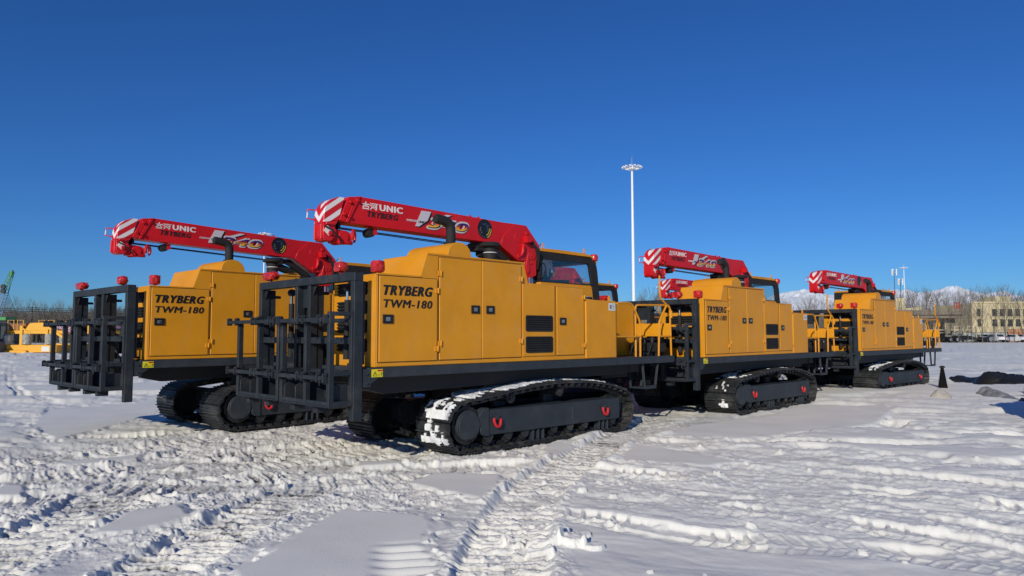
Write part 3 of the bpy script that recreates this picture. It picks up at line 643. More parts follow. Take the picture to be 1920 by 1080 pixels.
    letters('lettering', '340', LILAC, bm_, 1.545, 2.385, 3.160, 3.328, y-.005, shear=.25, bold=.21, space=1.0)
    letters('lettering', '340', BLK, bm_, 1.578, 2.372, 3.178, 3.305, y-.009, shear=.25, bold=.12, space=1.05)
    letters('lettering', '340', SUNSET, bm_, 1.570, 2.360, 3.187, 3.308, y-.0125, shear=.25, bold=.085, space=1.08)
    cx, cz, rr = 2.717, 3.273, .155
    m = MB(); m.cyl((cx, y-.002, cz), (cx, y+.002, cz), rr, n=36); m.k = 1
    def arc(r0, r1, a0, a1, off, n=10):
        o = [(cx+r0*math.cos(R(a0+(a1-a0)*k/n))+off[0], cz+r0*math.sin(R(a0+(a1-a0)*k/n))+off[1]) for k in range(n+1)]
        i = [(cx+r1*math.cos(R(a0+(a1-a0)*k/n))+off[0], cz+r1*math.sin(R(a0+(a1-a0)*k/n))+off[1]) for k in range(n, -1, -1)]
        v = [(x, y-.004, z) for x, z in o+i]; N_ = n+1
        m.add(v, [(k, k+1, 2*N_-2-k, 2*N_-1-k) for k in range(n)])
    arc(.155, .138, -62, 5, (-.015, .0)); arc(.112, .097, -68, 10, (-.01, .0)); m.k = 2
    for k in range(6): arc(.07, .075+.02*(k % 2), 20+k*18, 30+k*18, (0, 0), 3)
    arc(.05, .058, -60, 60, (0, 0)); m.k = 3
    for k in range(7): arc(.128, .135, 190+k*18, 196+k*18, (0, 0), 2)
    for k in range(3): arc(.09, .10, 170+k*22, 182+k*22, (0, 0), 2)
    m.build('round_emblem', [BLK, mat('emblem_gold', (.65, .45, .04), .5), mat('emblem_blue', (.05, .12, .35), .5), mat('emblem_grey', (.35, .36, .4), .5)], bm_, smooth=False)
    # column, lift cylinder, hoses
    m = MB()
    m.prism([(3.60, 2.72), (3.70, 3.06), (3.96, 3.0), (3.915, 2.86), (3.905, 2.60), (3.76, 2.55), (3.69, 2.63)], ya+.0, yb-.0); m.prism([(3.63, 2.75), (3.70, 2.98), (3.735, 2.66), (3.69, 2.62)], ya-.02, ya)
    m.cyl((3.72, 1.235, 1.2), (3.72, 1.235, 2.6), .16, n=20); m.box(3.45, 3.98, .98, 1.5, 1.2, 1.5); m.obox((3.64, ya-.05, 3.19), (.055, 0, .005), (0, .05, 0), (-.01, 0, .055))
    for x, z in ((3.77, 2.92), (3.77, 2.80), (3.66, 2.80)): m.cyl((x, ya-.018, z), (x, ya, z), .018, n=10)
    m.tube([(3.56, ya-.03, 3.1), (3.55, ya-.035, 2.98), (3.51, ya-.03, 2.9)], [.03, .03, .02], 8)
    m.build('crane_column', RED, T, bevel=.005)
    m = MB(); m.cyl((2.75, 1.235, 2.92), (3.62, 1.235, 2.66), .075, n=16); m.box(2.62, 2.85, 1.12, 1.35, 2.93, 3.06); m.prism([(2.5, 3.055), (3.02, 3.055), (3.45, 2.80), (3.40, 2.72), (2.95, 2.95)], ya+.10, yb-.10)
    m.build('lift_ram', RUB, T, bevel=.005)
    m = MB()
    for k in range(4): m.tube([(3.72, ya-.03, 3.2-.02*k), (3.80+.03*k, ya-.06-.01*k, 3.12-.03*k), (3.86+.02*k, ya-.05, 2.98-.04*k), (3.93, ya-.01, 2.86-.05*k), (3.96, ya+.03, 2.7)], .012, 6)
    m.tube([(3.94, ya-.02, 2.85), (4.05, ya-.06, 2.80), (4.10, ya-.05, 2.68), (4.04, ya-.03, 2.58), (3.93, ya, 2.56)], .010, 6)
    m.tube([(3.9, 1.2, 2.55), (3.95, 1.18, 3.05)], .03, 8)
    m.k = 1; m.cyl((3.76, ya+.02, 2.3), (3.76, ya+.02, 2.56), .018, n=8); m.cyl((3.82, ya+.02, 2.3), (3.82, ya+.02, 2.56), .014, n=8)
    m.build('crane_hose', [RUB, CHR], T)
    return T
def fp(pts, r, n=4):               # rounded 3-D polyline
    out = [Vector(pts[0])]
    for i in range(1, len(pts)-1):
        p, a, b = Vector(pts[i]), Vector(pts[i-1]), Vector(pts[i+1]); k = min(r, (a-p).length*.45, (b-p).length*.45)
        A = p+(a-p).normalized()*k; B = p+(b-p).normalized()*k
        out += [A*(1-t/n)**2+p*2*(t/n)*(1-t/n)+B*(t/n)**2 for t in range(n+1)]
    return out+[Vector(pts[-1])]
proto = make_machine()
del proto['tracks']
# where each one stands: x, y, turn, height of its ground, crane slew, snow on the near and far track, label
FLEET = [
 (0, 0, 0, 0, 0, .21, .02, 'large amber tracked crane carrier nearest the camera, its near track thickly caked with snow'),
 (-1.20, 4.29, 3.3, .015, 0, -.35, -.4, 'amber tracked crane carrier farthest to the left, with clean snow-free tracks'),
 (7.38, -.11, -.27, -.06, 0, .07, -.2, 'amber tracked crane carrier standing in line right behind the nearest one'),
 (14.96, -.37, -2.5, -.075, 0, -.12, -.3, 'amber tracked crane carrier last in the right-hand line, beside the black marker cone'),
 (6.0, 4.0, 0, -.05, 0, -.3, -.3, 'amber tracked crane carrier glimpsed through the cab windows of the nearest one'),
 (14.45, 4.2, -2, -.07, 0, -.3, -.3, 'mostly hidden amber crane carrier, only its striped boom tip showing above another'),
]
machines = []
for i, (x, y, a, z, slew, s1, s2, lab) in enumerate(FLEET):
    o = proto if i == 0 else copy_tree(proto)
    machines.append(o)
for o, (x, y, a, z, slew, s1, s2, lab) in zip(machines, FLEET):
    o.location = (x, y, z); o.rotation_euler = (0, 0, R(a))
    tag(o, lab, 'crane carrier', 'tracked crane carriers parked in two rows on the snow')
    tr = [c for c in o.children if c.name.startswith('crawler_track')]
    tr.sort(key=lambda c: c.data.vertices[0].co.y)
    snow_on(tr[0], 0, .70, s1, 11+int(x*3), .9, 5.05); snow_on(tr[1], 1.79, 2.49, s2, 31+int(x*3), 1.7, 5.0)
    if x < -1:                                                            # this one's boom stands a touch higher
        for c in o.children:
            if c.name.startswith('crane_boom'):
                p = Matrix.Translation((3.65, 1.175, 3.2)); c.matrix_local = p @ Matrix.Rotation(R(1.1), 4, 'Y') @ p.inverted()
    if slew:
        for c in o.children:
            if c.name.startswith('crane_boom'):
                p = Matrix.Translation((3.72, 1.235, 0)); c.matrix_local = p @ Matrix.Rotation(R(slew), 4, 'Z') @ p.inverted()
# ---------------------------------------------------------------- snow ground: one sheet, fine near the machines, coarse to the horizon
TRAILS = [  # crawler ruts: polyline, width, depth
 ([(7, .36), (5.53, .1), (3.15, -.83), (1.32, -1.66), (-.01, -2.42), (-.81, -3.06), (-2.2, -4.4)], .62, 1.0),
 ([(2.2, 1.1), (1.51, .85), (.44, .55), (-.79, -.14), (-1.84, -.87), (-2.7, -1.6), (-4.2, -3.2)], .62, 1.0),
 ([(2.5, 2.3), (.73, 1.95), (-.63, 1.55), (-1.89, .86), (-2.88, .16), (-3.9, -.7)], .62, 1.0),
 ([(1.2, .36), (.2, .36), (-1.2, .5), (-2.6, .9), (-4, 1.4)], .6, .8),
 ([(1.2, 2.1), (-.2, 2.15), (-1.6, 2.3), (-3.5, 2.2)], .6, .9),
 ([(1.6, 4.6), (-.37, 3.9), (-1.88, 3.61), (-3.6, 3.2)], .6, .9),
 ([(-.6, 3.2), (-1.64, 2.26), (-2.61, .8), (-3.36, -.3), (-4.2, -1.6)], .6, .9),
 ([(1.0, -.75), (-.2, -.55), (-1.5, .2), (-3, 1.6)], .55, .7),
 ([(.2, 5.2), (1.5, 4.6), (3, 4.4)], .6, .7), ([(.2, 7.2), (1.5, 6.6), (3, 6.4)], .6, .7),
 ([(-2.9, 4.6), (-1.9, 2.9), (-.9, 1.2), (.3, -.3), (1.6, -1.3)], .5, .6), ([(-3.8, 2.6), (-2.4, 1.7), (-.6, 1.1), (1.0, 1.2)], .5, .6),
 ([(8.9, .3), (7.4, -.3), (5.5, -.55), (3.6, -.6)], .6, .5),
]
TYRES = [
 ([(1.2, -1.3), (1.78, -1.67), (1.94, -2.4), (2.26, -3.21), (2.68, -3.9), (2.99, -4.83), (3.04, -6.2)], .44, 1),
 ([(-.1, -2.6), (.13, -3.1), (.16, -3.9), (.38, -4.46), (.75, -5.11), (.99, -5.6), (1.1, -6.6)], .44, 1),
 ([(3.4, -.5), (3.95, -.8), (4.44, -2.01), (4.92, -2.95), (5.27, -4.18), (5.5, -5.8)], .44, .8),
 ([(2.9, -1.0), (3.1, -2.0), (3.5, -3.2), (3.9, -4.4), (4.1, -6)], .3, .5),
 ([(2.0, 34.6), (-.2, 21), (-.94, 14.8), (-.57, 10.6), (.6, 7.9)], .28, .8),
 ([(4.0, 34), (1.6, 21), (.8, 14.8), (1.2, 10.8), (2.4, 8.4)], .28, .7),
 ([(-3.2, 12.5), (-1.41, 8.5), (-.62, 7.0), (.5, 5.9)], .3, .9), ([(-3.4, 9.5), (-2.4, 6.2), (-1.4, 5.0), (.2, 4.7)], .3, .8),
 ([(.9, -3.4), (1.3, -4.2), (1.5, -5.4), (1.4, -6.6)], .44, .7), ([(1.2, -2.0), (1.5, -2.9), (1.9, -4.0), (2.1, -5.2), (2.0, -6.4)], .3, .5), ([(4.6, -1.6), (5.6, -3.0), (6.6, -4.6)], .4, .6),
 ([(16, -3), (20, -6), (24, -4), (30, 4)], .3, .5), ([(22, 0), (30, 2), (45, -3), (60, -10)], .3, .5),
]
SMOOTH = [  # untouched snow left between the ruts
 [(-1.29, -1.42), (-.92, -2.18), (-1.12, -2.55), (-1.48, -2.78), (-1.7, -3.37), (-2.9, -3.3), (-2.68, -2.39)],
 [(-.28, -.92), (.3, -.76), (.75, -1.38), (.21, -1.87), (-.16, -2.04)],
 [(2.45, -1.70), (3.65, -1.1), (3.58, -2.02), (3.35, -2.86), (2.85, -2.75)],
 [(4.6, -1.0), (6.05, -.62), (8.5, -.9), (11.0, -.38), (11.53, -2.19), (8.3, -2.82), (5.27, -2.0)],
 [(2.24, -.55), (2.97, -.24), (2.91, -.59), (1.98, -1.12)],
 [(-1.19, 10.5), (.44, 10.4), (2.16, 12.7), (.07, 7.82), (-2.16, 5.24), (-2.0, 7.64)],
 [(-2.56, 3.04), (-1.59, 3.03), (-1.76, 2.65), (-2.57, 2.71)],
 [(-3.27, 2.16), (-3.1, 1.81), (-3.24, 1.27), (-3.5, 1.5)],
 [(-3.13, -.74), (-2.69, -.15), (-2.24, -.18), (-2.35, -.74), (-2.87, -.9)],
 [(.1, .55), (.5, .2), (.35, -.05), (-.2, .2)],
]
def polydist(px, py, P):
    n = len(P); d = np.full(px.shape, 1e9); ins = np.zeros(px.shape, bool)
    for i in range(n):
        ax, ay = P[i]; bx, by = P[(i+1) % n]; ex, ey = bx-ax, by-ay
        t = np.clip(((px-ax)*ex+(py-ay)*ey)/(ex*ex+ey*ey), 0, 1)
        d = np.minimum(d, np.hypot(px-ax-t*ex, py-ay-t*ey))
        c = ((ay > py) != (by > py)) & (px < (bx-ax)*(py-ay)/((by-ay) if by != ay else 1e-9)+ax)
        ins ^= c
    return np.where(ins, -d, d)
def chaikin(P, n=3):
    for _ in range(n):
        Q = [P[0]]
        for a, b in zip(P, P[1:]):
            Q += [(a[0]*.75+b[0]*.25, a[1]*.75+b[1]*.25), (a[0]*.25+b[0]*.75, a[1]*.25+b[1]*.75)]
        P = Q+[P[-1]]
    return P
def along(px, py, P):              # signed offset and run along a polyline
    bd = np.full(px.shape, 1e9); bs = np.zeros(px.shape); L = 0
    for (ax, ay), (bx, by) in zip(P, P[1:]):
        ex, ey = bx-ax, by-ay; l = math.hypot(ex, ey)
        t = np.clip(((px-ax)*ex+(py-ay)*ey)/(l*l), 0, 1)
        qx, qy = px-ax-t*ex, py-ay-t*ey; d = np.hypot(qx, qy)
        sg = np.where(ex*qy-ey*qx >= 0, 1.0, -1.0); m = d < np.abs(bd)
        bd = np.where(m, d*sg, bd); bs = np.where(m, L+t*l, bs); L += l
    return bd, bs, L
def sst(a, b, x):
    t = np.clip((x-a)/(b-a), 0, 1); return t*t*(3-2*t)
def ground_mesh():
    rs = [0.4, .8, 1.2, 1.6, 2.0, 2.3]; r = 2.55
    while r < 70: rs.append(r); r += max(.0125, r*r/2300)
    while r < 6500: rs.append(r); r *= 1.16
    rs = np.array(rs)
    th0 = YAW
    an = [th0+R(q) for q in np.arange(-41, 41.01, .072)]
    an += [th0+R(q) for q in np.arange(44, 318, 4.5)]
    an = np.array(an); na, nr = len(an), len(rs)
    A, B = np.meshgrid(an, rs, indexing='ij')
    X = (CX+B*np.cos(A)).ravel(); Y = (CY+B*np.sin(A)).ravel(); D = B.ravel()
    fade = 1-sst(45, 90, D); near = 1-sst(14, 34, D)
    # lie of the land
    Z = -.06*sst(5, 9, X)
    # rolling drifts, drawn out along the tyre ruts
    ux, uy = .27, -.963
    a = X*ux+Y*uy; b = -X*uy+Y*ux
    wob = fbm(X*.5, Y*.5, 3, 40)
    dr = fbm(a*.75+wob*1.2, b*2.3+wob*2.0, 4, 3, .45)-.5
    dr2 = 1-np.abs(2*fbm(a*.9+3*wob, b*3.4, 3, 13)-1)
    right = sst(-.2, 1.2, X+.15*(Y+2)+.3*(wob-.5)) * (1-sst(-1.0, .2, Y-.06*X))
    Z = Z+fade*(.02+.085*dr*(.5+.7*right)+.030*(dr2-.55)*right*near)
    Z = Z+fade*.012*(fbm(X*7, Y*7, 3, 21)-.5)*(.6+right)
    far = 1-near
    mid = sst(7, 13, D)*(1-sst(70, 120, D)); vx, vy = math.cos(YAW), math.sin(YAW); fa = X*vx+Y*vy; fb = -X*vy+Y*vx
    m1 = fbm(fa*1.1, fb*.55, 4, 77); m2 = fbm(fa*2.6, fb*1.5, 3, 78); m3 = fbm(X*.16, Y*.16, 3, 79)
    Z = Z+mid*(.10*sst(.46, .60, m1)*sst(.40, .55, m3)+.05*sst(.55, .64, m2)*sst(.46, .58, m3)+.06*(m2-.5)+.045*(fbm(X*5.5, Y*5.5, 3, 80)-.5))*sst(0, 3, np.minimum(np.abs(X-6), 50)*0+D-6)
    m4 = fbm(fa*.42, fb*.16, 4, 81); m5 = fbm(fa*.9, fb*.3, 3, 82); mid2 = sst(13, 24, D)*(1-sst(100, 170, D))
    Z = Z+mid2*(.13*sst(.46, .56, m4)+.09*sst(.50, .60, m5)+.10*(m5-.5))
    # trampled zone
    chz = sst(.0, .6, 2.2-np.hypot((X+.6)*.42, (Y-1.6)*.55)+.5*(fbm(X*1.3, Y*1.3, 3, 8)-.5))*(1-.85*right)
    fine = 1-sst(9, 20, D)
    def pl(n, t, w): return sst(t-w, t+w, n)
    ch = fbm(X*2.6, Y*2.6, 4, 50); c2 = fbm(X*6.5+2*ch, Y*6.5, 4, 61); c3 = fbm(X*14, Y*14+2*ch, 3, 65); c4 = fbm(X*30, Y*30, 3, 71)
    c5 = fbm(X*58, Y*58, 2, 73)
    crust = fine*(.012*pl(ch, .52, .06)+.009*pl(c2, .54, .04)+.012*pl(c3, .55, .025)+.014*(c2-.5)+.018*(c4-.5)+.011*(c5-.5))
    Z = Z+chz*(-.02+crust)
    Z = Z+(1-chz)*right*fine*(.010*pl(c2, .58, .05)*pl(ch, .48, .08)+.008*pl(c3, .60, .05)+.014*(c4-.5)*pl(ch, .5, .15)+.006*(c5-.5))
    dirt_shade = np.zeros_like(X); tint = chz*.35
    pat = np.zeros_like(X)
    def sub(P, m):
        xs = [p[0] for p in P]; ys = [p[1] for p in P]
        return np.nonzero((X > min(xs)-m) & (X < max(xs)+m) & (Y > min(ys)-m) & (Y < max(ys)+m) & (D < 75))[0]
    for k, (P, w, q) in enumerate(TRAILS):
        P = chaikin(P); I = sub(P, w+.4); x, y = X[I], Y[I]
        d, s, L = along(x, y, P); d = d+.10*(fbm(x*2.1, y*2.1, 3, 90+k)-.5); ad = np.abs(d)
        end = sst(0, .5, s)*sst(0, .5, L-s) if k else sst(0, .1, s)
        core = (1-sst(w*.5-.05, w*.5+.05, ad))*end
        n = fbm(x*3.1, y*3.1, 3, 120+k); n2 = fbm(x*16, y*16, 3, 140+k); n5 = fbm(x*40, y*40, 2, 145+k)
        ph = s/.172+.35*(n-.5)+.10*np.sin(d*9+k); fr = ph-np.floor(ph)
        bar = sst(.13, .25, fr)*(1-sst(.68, .82, fr)); bar = bar*(1-.35*np.exp(-((fr-.48)/.06)**2))
        keep = sst(.34, .50, fbm(x*1.7+7, y*1.7, 3, 160+k)); n3 = fbm(x*8, y*8, 4, 150+k)
        g = -.046*q+(.040*bar*(.25+.75*keep)*(.75+.5*n2)*(1-.55*pl(n3, .60, .05))+.016*pl(n3, .565, .025)*(1-bar*.5)+.012*(n3-.5)+.014*(n2-.5)+.011*(n5-.5))*q
        ed = (ad-w*.5-.05)/np.where(ad < w*.5+.05, .05, .10)
        berm = np.exp(-ed**2)*end*q*(.003+.013*pl(fbm(x*3.2, y*3.2, 3, 170+k), .5, .08)+.011*pl(n3, .53, .05)+.009*pl(n2, .55, .05)+.010*(n5-.5))
        Z[I] = Z[I]*(1-.8*core)+core*g+berm*(1-core)
        dd = core*sst(.47, .62, fbm(x*1.9, y*2.3, 4, 180+k))*(1-sst(.35, .85, bar+.6*(n2-.5)))  # groove dirt, deepened with painted shade so the crevices read dark
        dirt_shade[I] = np.maximum(dirt_shade[I]*(1-core), dd*q); tint[I] = np.maximum(tint[I], core*.6)
    for k, (P, w, q) in enumerate(TYRES):
        P = chaikin(P); I = sub(P, w+.5); x, y = X[I], Y[I]
        d, s, L = along(x, y, P); d = d+.05*(fbm(x*2.1, y*2.1, 3, 190+k)-.5); ad = np.abs(d)
        end = sst(0, .6, s)*sst(0, .6, L-s)*(.25+.75*sst(.40, .56, fbm(s*.75+11*k, d*.6, 3, 270+k))); q = q*.72
        core = (1-sst(w*.5-.035, w*.5+.035, ad))*end
        n = fbm(x*4, y*4, 3, 200+k)
        ph = s/.135+d*2.6*np.where(d > 0, 1, -1)+.3*(n-.5); fr = ph-np.floor(ph)
        lug = sst(.62, .72, fr)*(1-sst(.9, 1.0, fr)); cen = np.exp(-(d/.028)**2)
        rg = sst(.30, .5, fbm(x*1.3+5, y*1.3, 3, 210+k))
        g = -.050*q+q*(.042*np.maximum(lug*rg, cen*.8)+.03*pl(n, .62, .05)+.02*(fbm(x*14, y*14, 2, 220+k)-.5))
        berm = np.where(d > 0, 1.0, .28)*np.exp(-((ad-w*.5-.07)/.09)**2)*end*q*(.003+.013*pl(fbm(x*1.9, y*1.9, 3, 230+k), .55, .1)+.010*pl(fbm(x*4.5, y*4.5, 3, 235+k), .56, .06)+.010*(fbm(x*14, y*14, 3, 237+k)-.4))
        Z[I] = Z[I]*(1-.6*core)+core*g+berm*(1-core)
        tint[I] = np.maximum(tint[I], core*.25)
    for k, P in enumerate(SMOOTH):
        I = sub(P, .8); x, y = X[I], Y[I]
        d = polydist(x, y, P)+.10*(fbm(x*3.3, y*3.3, 3, 240+k)-.5)
        c = 1-sst(-.05, .05, d)
        top = .045+.02*(fbm(x*1.1, y*1.1, 3, 250+k)-.5)
        if k == 0:                 # shallow grouser prints pressed across its near corner
            p0 = np.array([-1.55, -2.75]); v = np.array([-.55, -.83]); t = (x-p0[0])*v[0]+(y-p0[1])*v[1]; l = -(x-p0[0])*v[1]+(y-p0[1])*v[0]
            fr = (t/.17) % 1
            top = top-.035*np.exp(-((fr-.5)/.28)**2)*sst(-.15, .1, t)*sst(.42, .2, np.abs(l-.12))
        crumb = np.exp(-((d-.06)/.06)**2)*pl(fbm(x*7, y*7, 3, 260+k), .52, .05)*.022
        Z[I] = Z[I]*(1-c)+c*top+crumb
        dirt_shade[I] *= 1-c; tint[I] *= 1-c
    Z = np.where(Z > .05, .05+.045*np.tanh((Z-.05)/.045), Z)
    # loose blocks thrown up beside the ruts
    rng = random.Random(5)
    for k in range(300):
        if k < 240: x0, y0 = rng.uniform(-3.9, 2.2), rng.uniform(-2.8, 4.2)
        else: x0, y0 = rng.uniform(-.9, 6), rng.uniform(-5.5, -.5)
        r = rng.choice([.015, .02, .025, .03, .04, .055]); hgt = r*rng.uniform(.5, .95)
        if any(polydist(np.array([x0]), np.array([y0]), P)[0] < .05 for P in SMOOTH): continue
        I = np.nonzero((np.abs(X-x0) < r*1.6) & (np.abs(Y-y0) < r*1.6))[0]
        if not len(I): continue
        q = rng.uniform(0, 3); x, y = X[I]-x0, Y[I]-y0; a_ = x*math.cos(q)+y*math.sin(q); b_ = -x*math.sin(q)+y*math.cos(q)
        dd = np.maximum(np.abs(a_)/rng.uniform(.8, 1.3), np.abs(b_)*1.1)*.6+.4*np.hypot(a_, b_)+.3*r*(vn(X[I]*40, Y[I]*40, k)-.5)
        Z[I] += hgt*(1-sst(r*.62, r*.95, dd))*(.75+.3*vn(X[I]*25, Y[I]*25, k+1)+.5*a_/r*rng.uniform(-.5, .5)); dirt_shade[I] *= .3
    # the big broken slab beside the nearest rut
    for x0, y0, r, h_ in ((-.72, -3.38, .15, .10), (-.60, -3.55, .12, .11), (-.93, -3.53, .11, .08), (-.47, -3.32, .09, .07), (-.84, -3.22, .09, .07), (-.66, -3.2, .08, .05), (-.55, -3.72, .09, .06), (-.38, -3.48, .07, .05)):
        I = np.nonzero((np.abs(X-x0) < r*2) & (np.abs(Y-y0) < r*2))[0]
        x, y = X[I]-x0, Y[I]-y0; dd = np.hypot(x, y)+.5*r*(fbm(X[I]*9, Y[I]*9, 3, 7)-.5)
        Z[I] += h_*.62*(1-sst(r*.78, r*1.0, dd))*(.9+.5*(fbm(X[I]*14, Y[I]*14, 3, 9)-.45)+.10*x/r)
    # the snow is pressed flat where the tracks stand
    for (mx, my, a_, mz, *_r) in FLEET:
        c, s_ = math.cos(R(a_)), math.sin(R(a_))
        lx = (X-mx)*c+(Y-my)*s_; ly = -(X-mx)*s_+(Y-my)*c
        for ya, yb in ((0, .7), (1.79, 2.49)):
            e = np.maximum(np.maximum(1.35-lx, lx-5.05), np.maximum(ya-ly, ly-yb))
            c_ = 1-sst(.0, .10, e+.03*(fbm(X*5, Y*5, 2, 300)-.5))
            Z = Z*(1-c_)+c_*(mz-.024)
    nv = len(X)
    vid = np.arange(nv).reshape(na, nr)
    a0 = vid; a1 = np.roll(vid, -1, 0)
    q = np.stack([a0[:, :-1], a0[:, 1:], a1[:, 1:], a1[:, :-1]], -1).reshape(-1, 4)
    me = bpy.data.meshes.new('snow_ground')
    hub = nv; co = np.empty((nv+1, 3)); co[:nv, 0] = X; co[:nv, 1] = Y; co[:nv, 2] = Z; co[nv] = (CX, CY, 0)
    tri = np.stack([np.full(na, hub), a0[:, 0], a1[:, 0]], -1)
    nl = q.size+tri.size
    me.vertices.add(nv+1); me.vertices.foreach_set('co', co.ravel())
    me.loops.add(nl); me.loops.foreach_set('vertex_index', np.concatenate([q.ravel(), tri.ravel()]).astype(np.int32))
    nf = len(q)+len(tri); me.polygons.add(nf)
    st = np.concatenate([np.arange(len(q))*4, q.size+np.arange(len(tri))*3]).astype(np.int32)
    me.polygons.foreach_set('loop_start', st)
    me.polygons.foreach_set('use_smooth', np.ones(nf, bool))
    me.update(calc_edges=True); me.validate()
    for nm, arr in (('dirt_shade', dirt_shade), ('tint', tint)):
        at_ = me.attributes.new(nm, 'FLOAT', 'POINT'); at_.data.foreach_set('value', np.append(arr, 0).astype(np.float32))
    return me
def snow_material():
    m = bpy.data.materials.new('snow'); m.use_nodes = True; t = m.node_tree; b = t.nodes['Principled BSDF']; N = t.nodes.new; L = t.links.new
    geo = N('ShaderNodeNewGeometry')
    a1 = N('ShaderNodeAttribute'); a1.attribute_name = 'dirt_shade'; a2 = N('ShaderNodeAttribute'); a2.attribute_name = 'tint'
    n = N('ShaderNodeTexNoise'); n.inputs['Scale'].default_value = 18; n.inputs['Detail'].default_value = 8; n.inputs['Roughness'].default_value = .7; L(geo.outputs['Position'], n.inputs['Vector'])
    n2 = N('ShaderNodeTexNoise'); n2.inputs['Scale'].default_value = 1.1; n2.inputs['Detail'].default_value = 6; L(geo.outputs['Position'], n2.inputs['Vector'])
    def mix(f, a, c):
        x = N('ShaderNodeMix'); x.data_type = 'RGBA'
        for i, q in ((0, f), (6, a), (7, c)):
            if isinstance(q, tuple): x.inputs[i].default_value = (*q, 1)
            elif isinstance(q, float): x.inputs[i].default_value = q
            else: L(q, x.inputs[i])
        return x.outputs[2]
    def rng(o, a, c, d=0., e=1.):
        x = N('ShaderNodeMapRange'); x.inputs['From Min'].default_value = a; x.inputs['From Max'].default_value = c; x.inputs['To Min'].default_value = d; x.inputs['To Max'].default_value = e
        L(o, x.inputs[0]); return x.outputs[0]
    def mul(p, q):
        x = N('ShaderNodeMath'); x.operation = 'MULTIPLY'; L(p, x.inputs[0]); L(q, x.inputs[1]); return x.outputs[0]
    base = mix(rng(n2.outputs[0], .35, .65), (.85, .826, .75), (.91, .892, .815))
    base = mix(mul(a2.outputs['Fac'], rng(n.outputs[0], .35, .7, 0, .8)), base, (.68, .64, .56))
    base = mix(mul(a1.outputs['Fac'], rng(n.outputs[0], .38, .55)), base, (.075, .070, .062))
    L(base, b.inputs['Base Color']); b.inputs['Roughness'].default_value = .62; b.inputs['Specular IOR Level'].default_value = .25
    n3 = N('ShaderNodeTexNoise'); n3.inputs['Scale'].default_value = 90; n3.inputs['Detail'].default_value = 4; L(geo.outputs['Position'], n3.inputs['Vector'])
    bp = N('ShaderNodeBump'); bp.inputs['Strength'].default_value = .3; bp.inputs['Distance'].default_value = .01; L(n3.outputs[0], bp.inputs['Height']); L(bp.outputs[0], b.inputs['Normal'])
    return m
g = ground_mesh(); g.materials.append(snow_material())
tag(link('snow_ground', g), kind='structure')
# ---------------------------------------------------------------- mountains far off to the right
def mountains():
    m = bpy.data.materials.new('hazed_snow_rock'); m.use_nodes = True; t = m.node_tree; b = t.nodes['Principled BSDF']; N = t.nodes.new; L = t.links.new
    geo = N('ShaderNodeNewGeometry'); sx = N('ShaderNodeSeparateXYZ'); L(geo.outputs['Normal'], sx.inputs[0])
    n = N('ShaderNodeTexNoise'); n.inputs['Scale'].default_value = .012; n.inputs['Detail'].default_value = 9; n.inputs['Roughness'].default_value = .7; L(geo.outputs['Position'], n.inputs['Vector'])
    ad = N('ShaderNodeMath'); ad.operation = 'ADD'; L(sx.outputs['Z'], ad.inputs[0]); L(n.outputs[0], ad.inputs[1])
    mr = N('ShaderNodeMapRange'); mr.inputs['From Min'].default_value = 1.05; mr.inputs['From Max'].default_value = 1.28; L(ad.outputs[0], mr.inputs[0])
    mx = N('ShaderNodeMix'); mx.data_type = 'RGBA'; mx.inputs[6].default_value = (.30, .36, .46, 1); mx.inputs[7].default_value = (.74, .78, .83, 1); L(mr.outputs[0], mx.inputs[0]); L(mx.outputs[2], b.inputs['Base Color']); b.inputs['Roughness'].default_value = .9  # distance haze is mixed into these blue-grey rock and snow colours
    us = np.linspace(1330, 2300, 420); ds = np.linspace(5400, 8600, 70)
    prof = np.interp(us, [1330, 1400, 1450, 1490, 1520, 1555, 1600, 1650, 1700, 1735, 1765, 1790, 1815, 1845, 1880, 1920, 2000, 2300], [612, 583, 549, 543, 540, 546, 545, 542, 538, 543, 540, 534, 542, 549, 545, 550, 556, 580])
    U, DD = np.meshgrid(us, ds, indexing='ij')
    X = CX+DD*(fh.x+rt0.x*(U-960)/F); Y = CY+DD*(fh.y+rt0.y*(U-960)/F)
    H = (627-prof)[:, None]/F*7000
    k = (DD-5400)/1600; env = np.where(k < 1, k, np.maximum(0, 1-(k-1)*1.1))
    rg = 1-np.abs(2*fbm(X*.0022, Y*.0022, 6, 5, .5)-1); rg2 = 1-np.abs(2*fbm(X*.008, Y*.008, 4, 15, .55)-1)
    Z = H*env*(.84+.16*rg+.08*rg2)*.97-20
    n0, n1 = Z.shape; vid = np.arange(n0*n1).reshape(n0, n1)
    f = np.stack([vid[:-1, :-1], vid[1:, :-1], vid[1:, 1:], vid[:-1, 1:]], -1).reshape(-1, 4)
    me = bpy.data.meshes.new('mountains'); me.from_pydata(np.stack([X.ravel(), Y.ravel(), Z.ravel()], -1).tolist(), [], f.tolist()); me.materials.append(m); me.update()
    tag(link('mountains', me), kind='structure')
mountains()
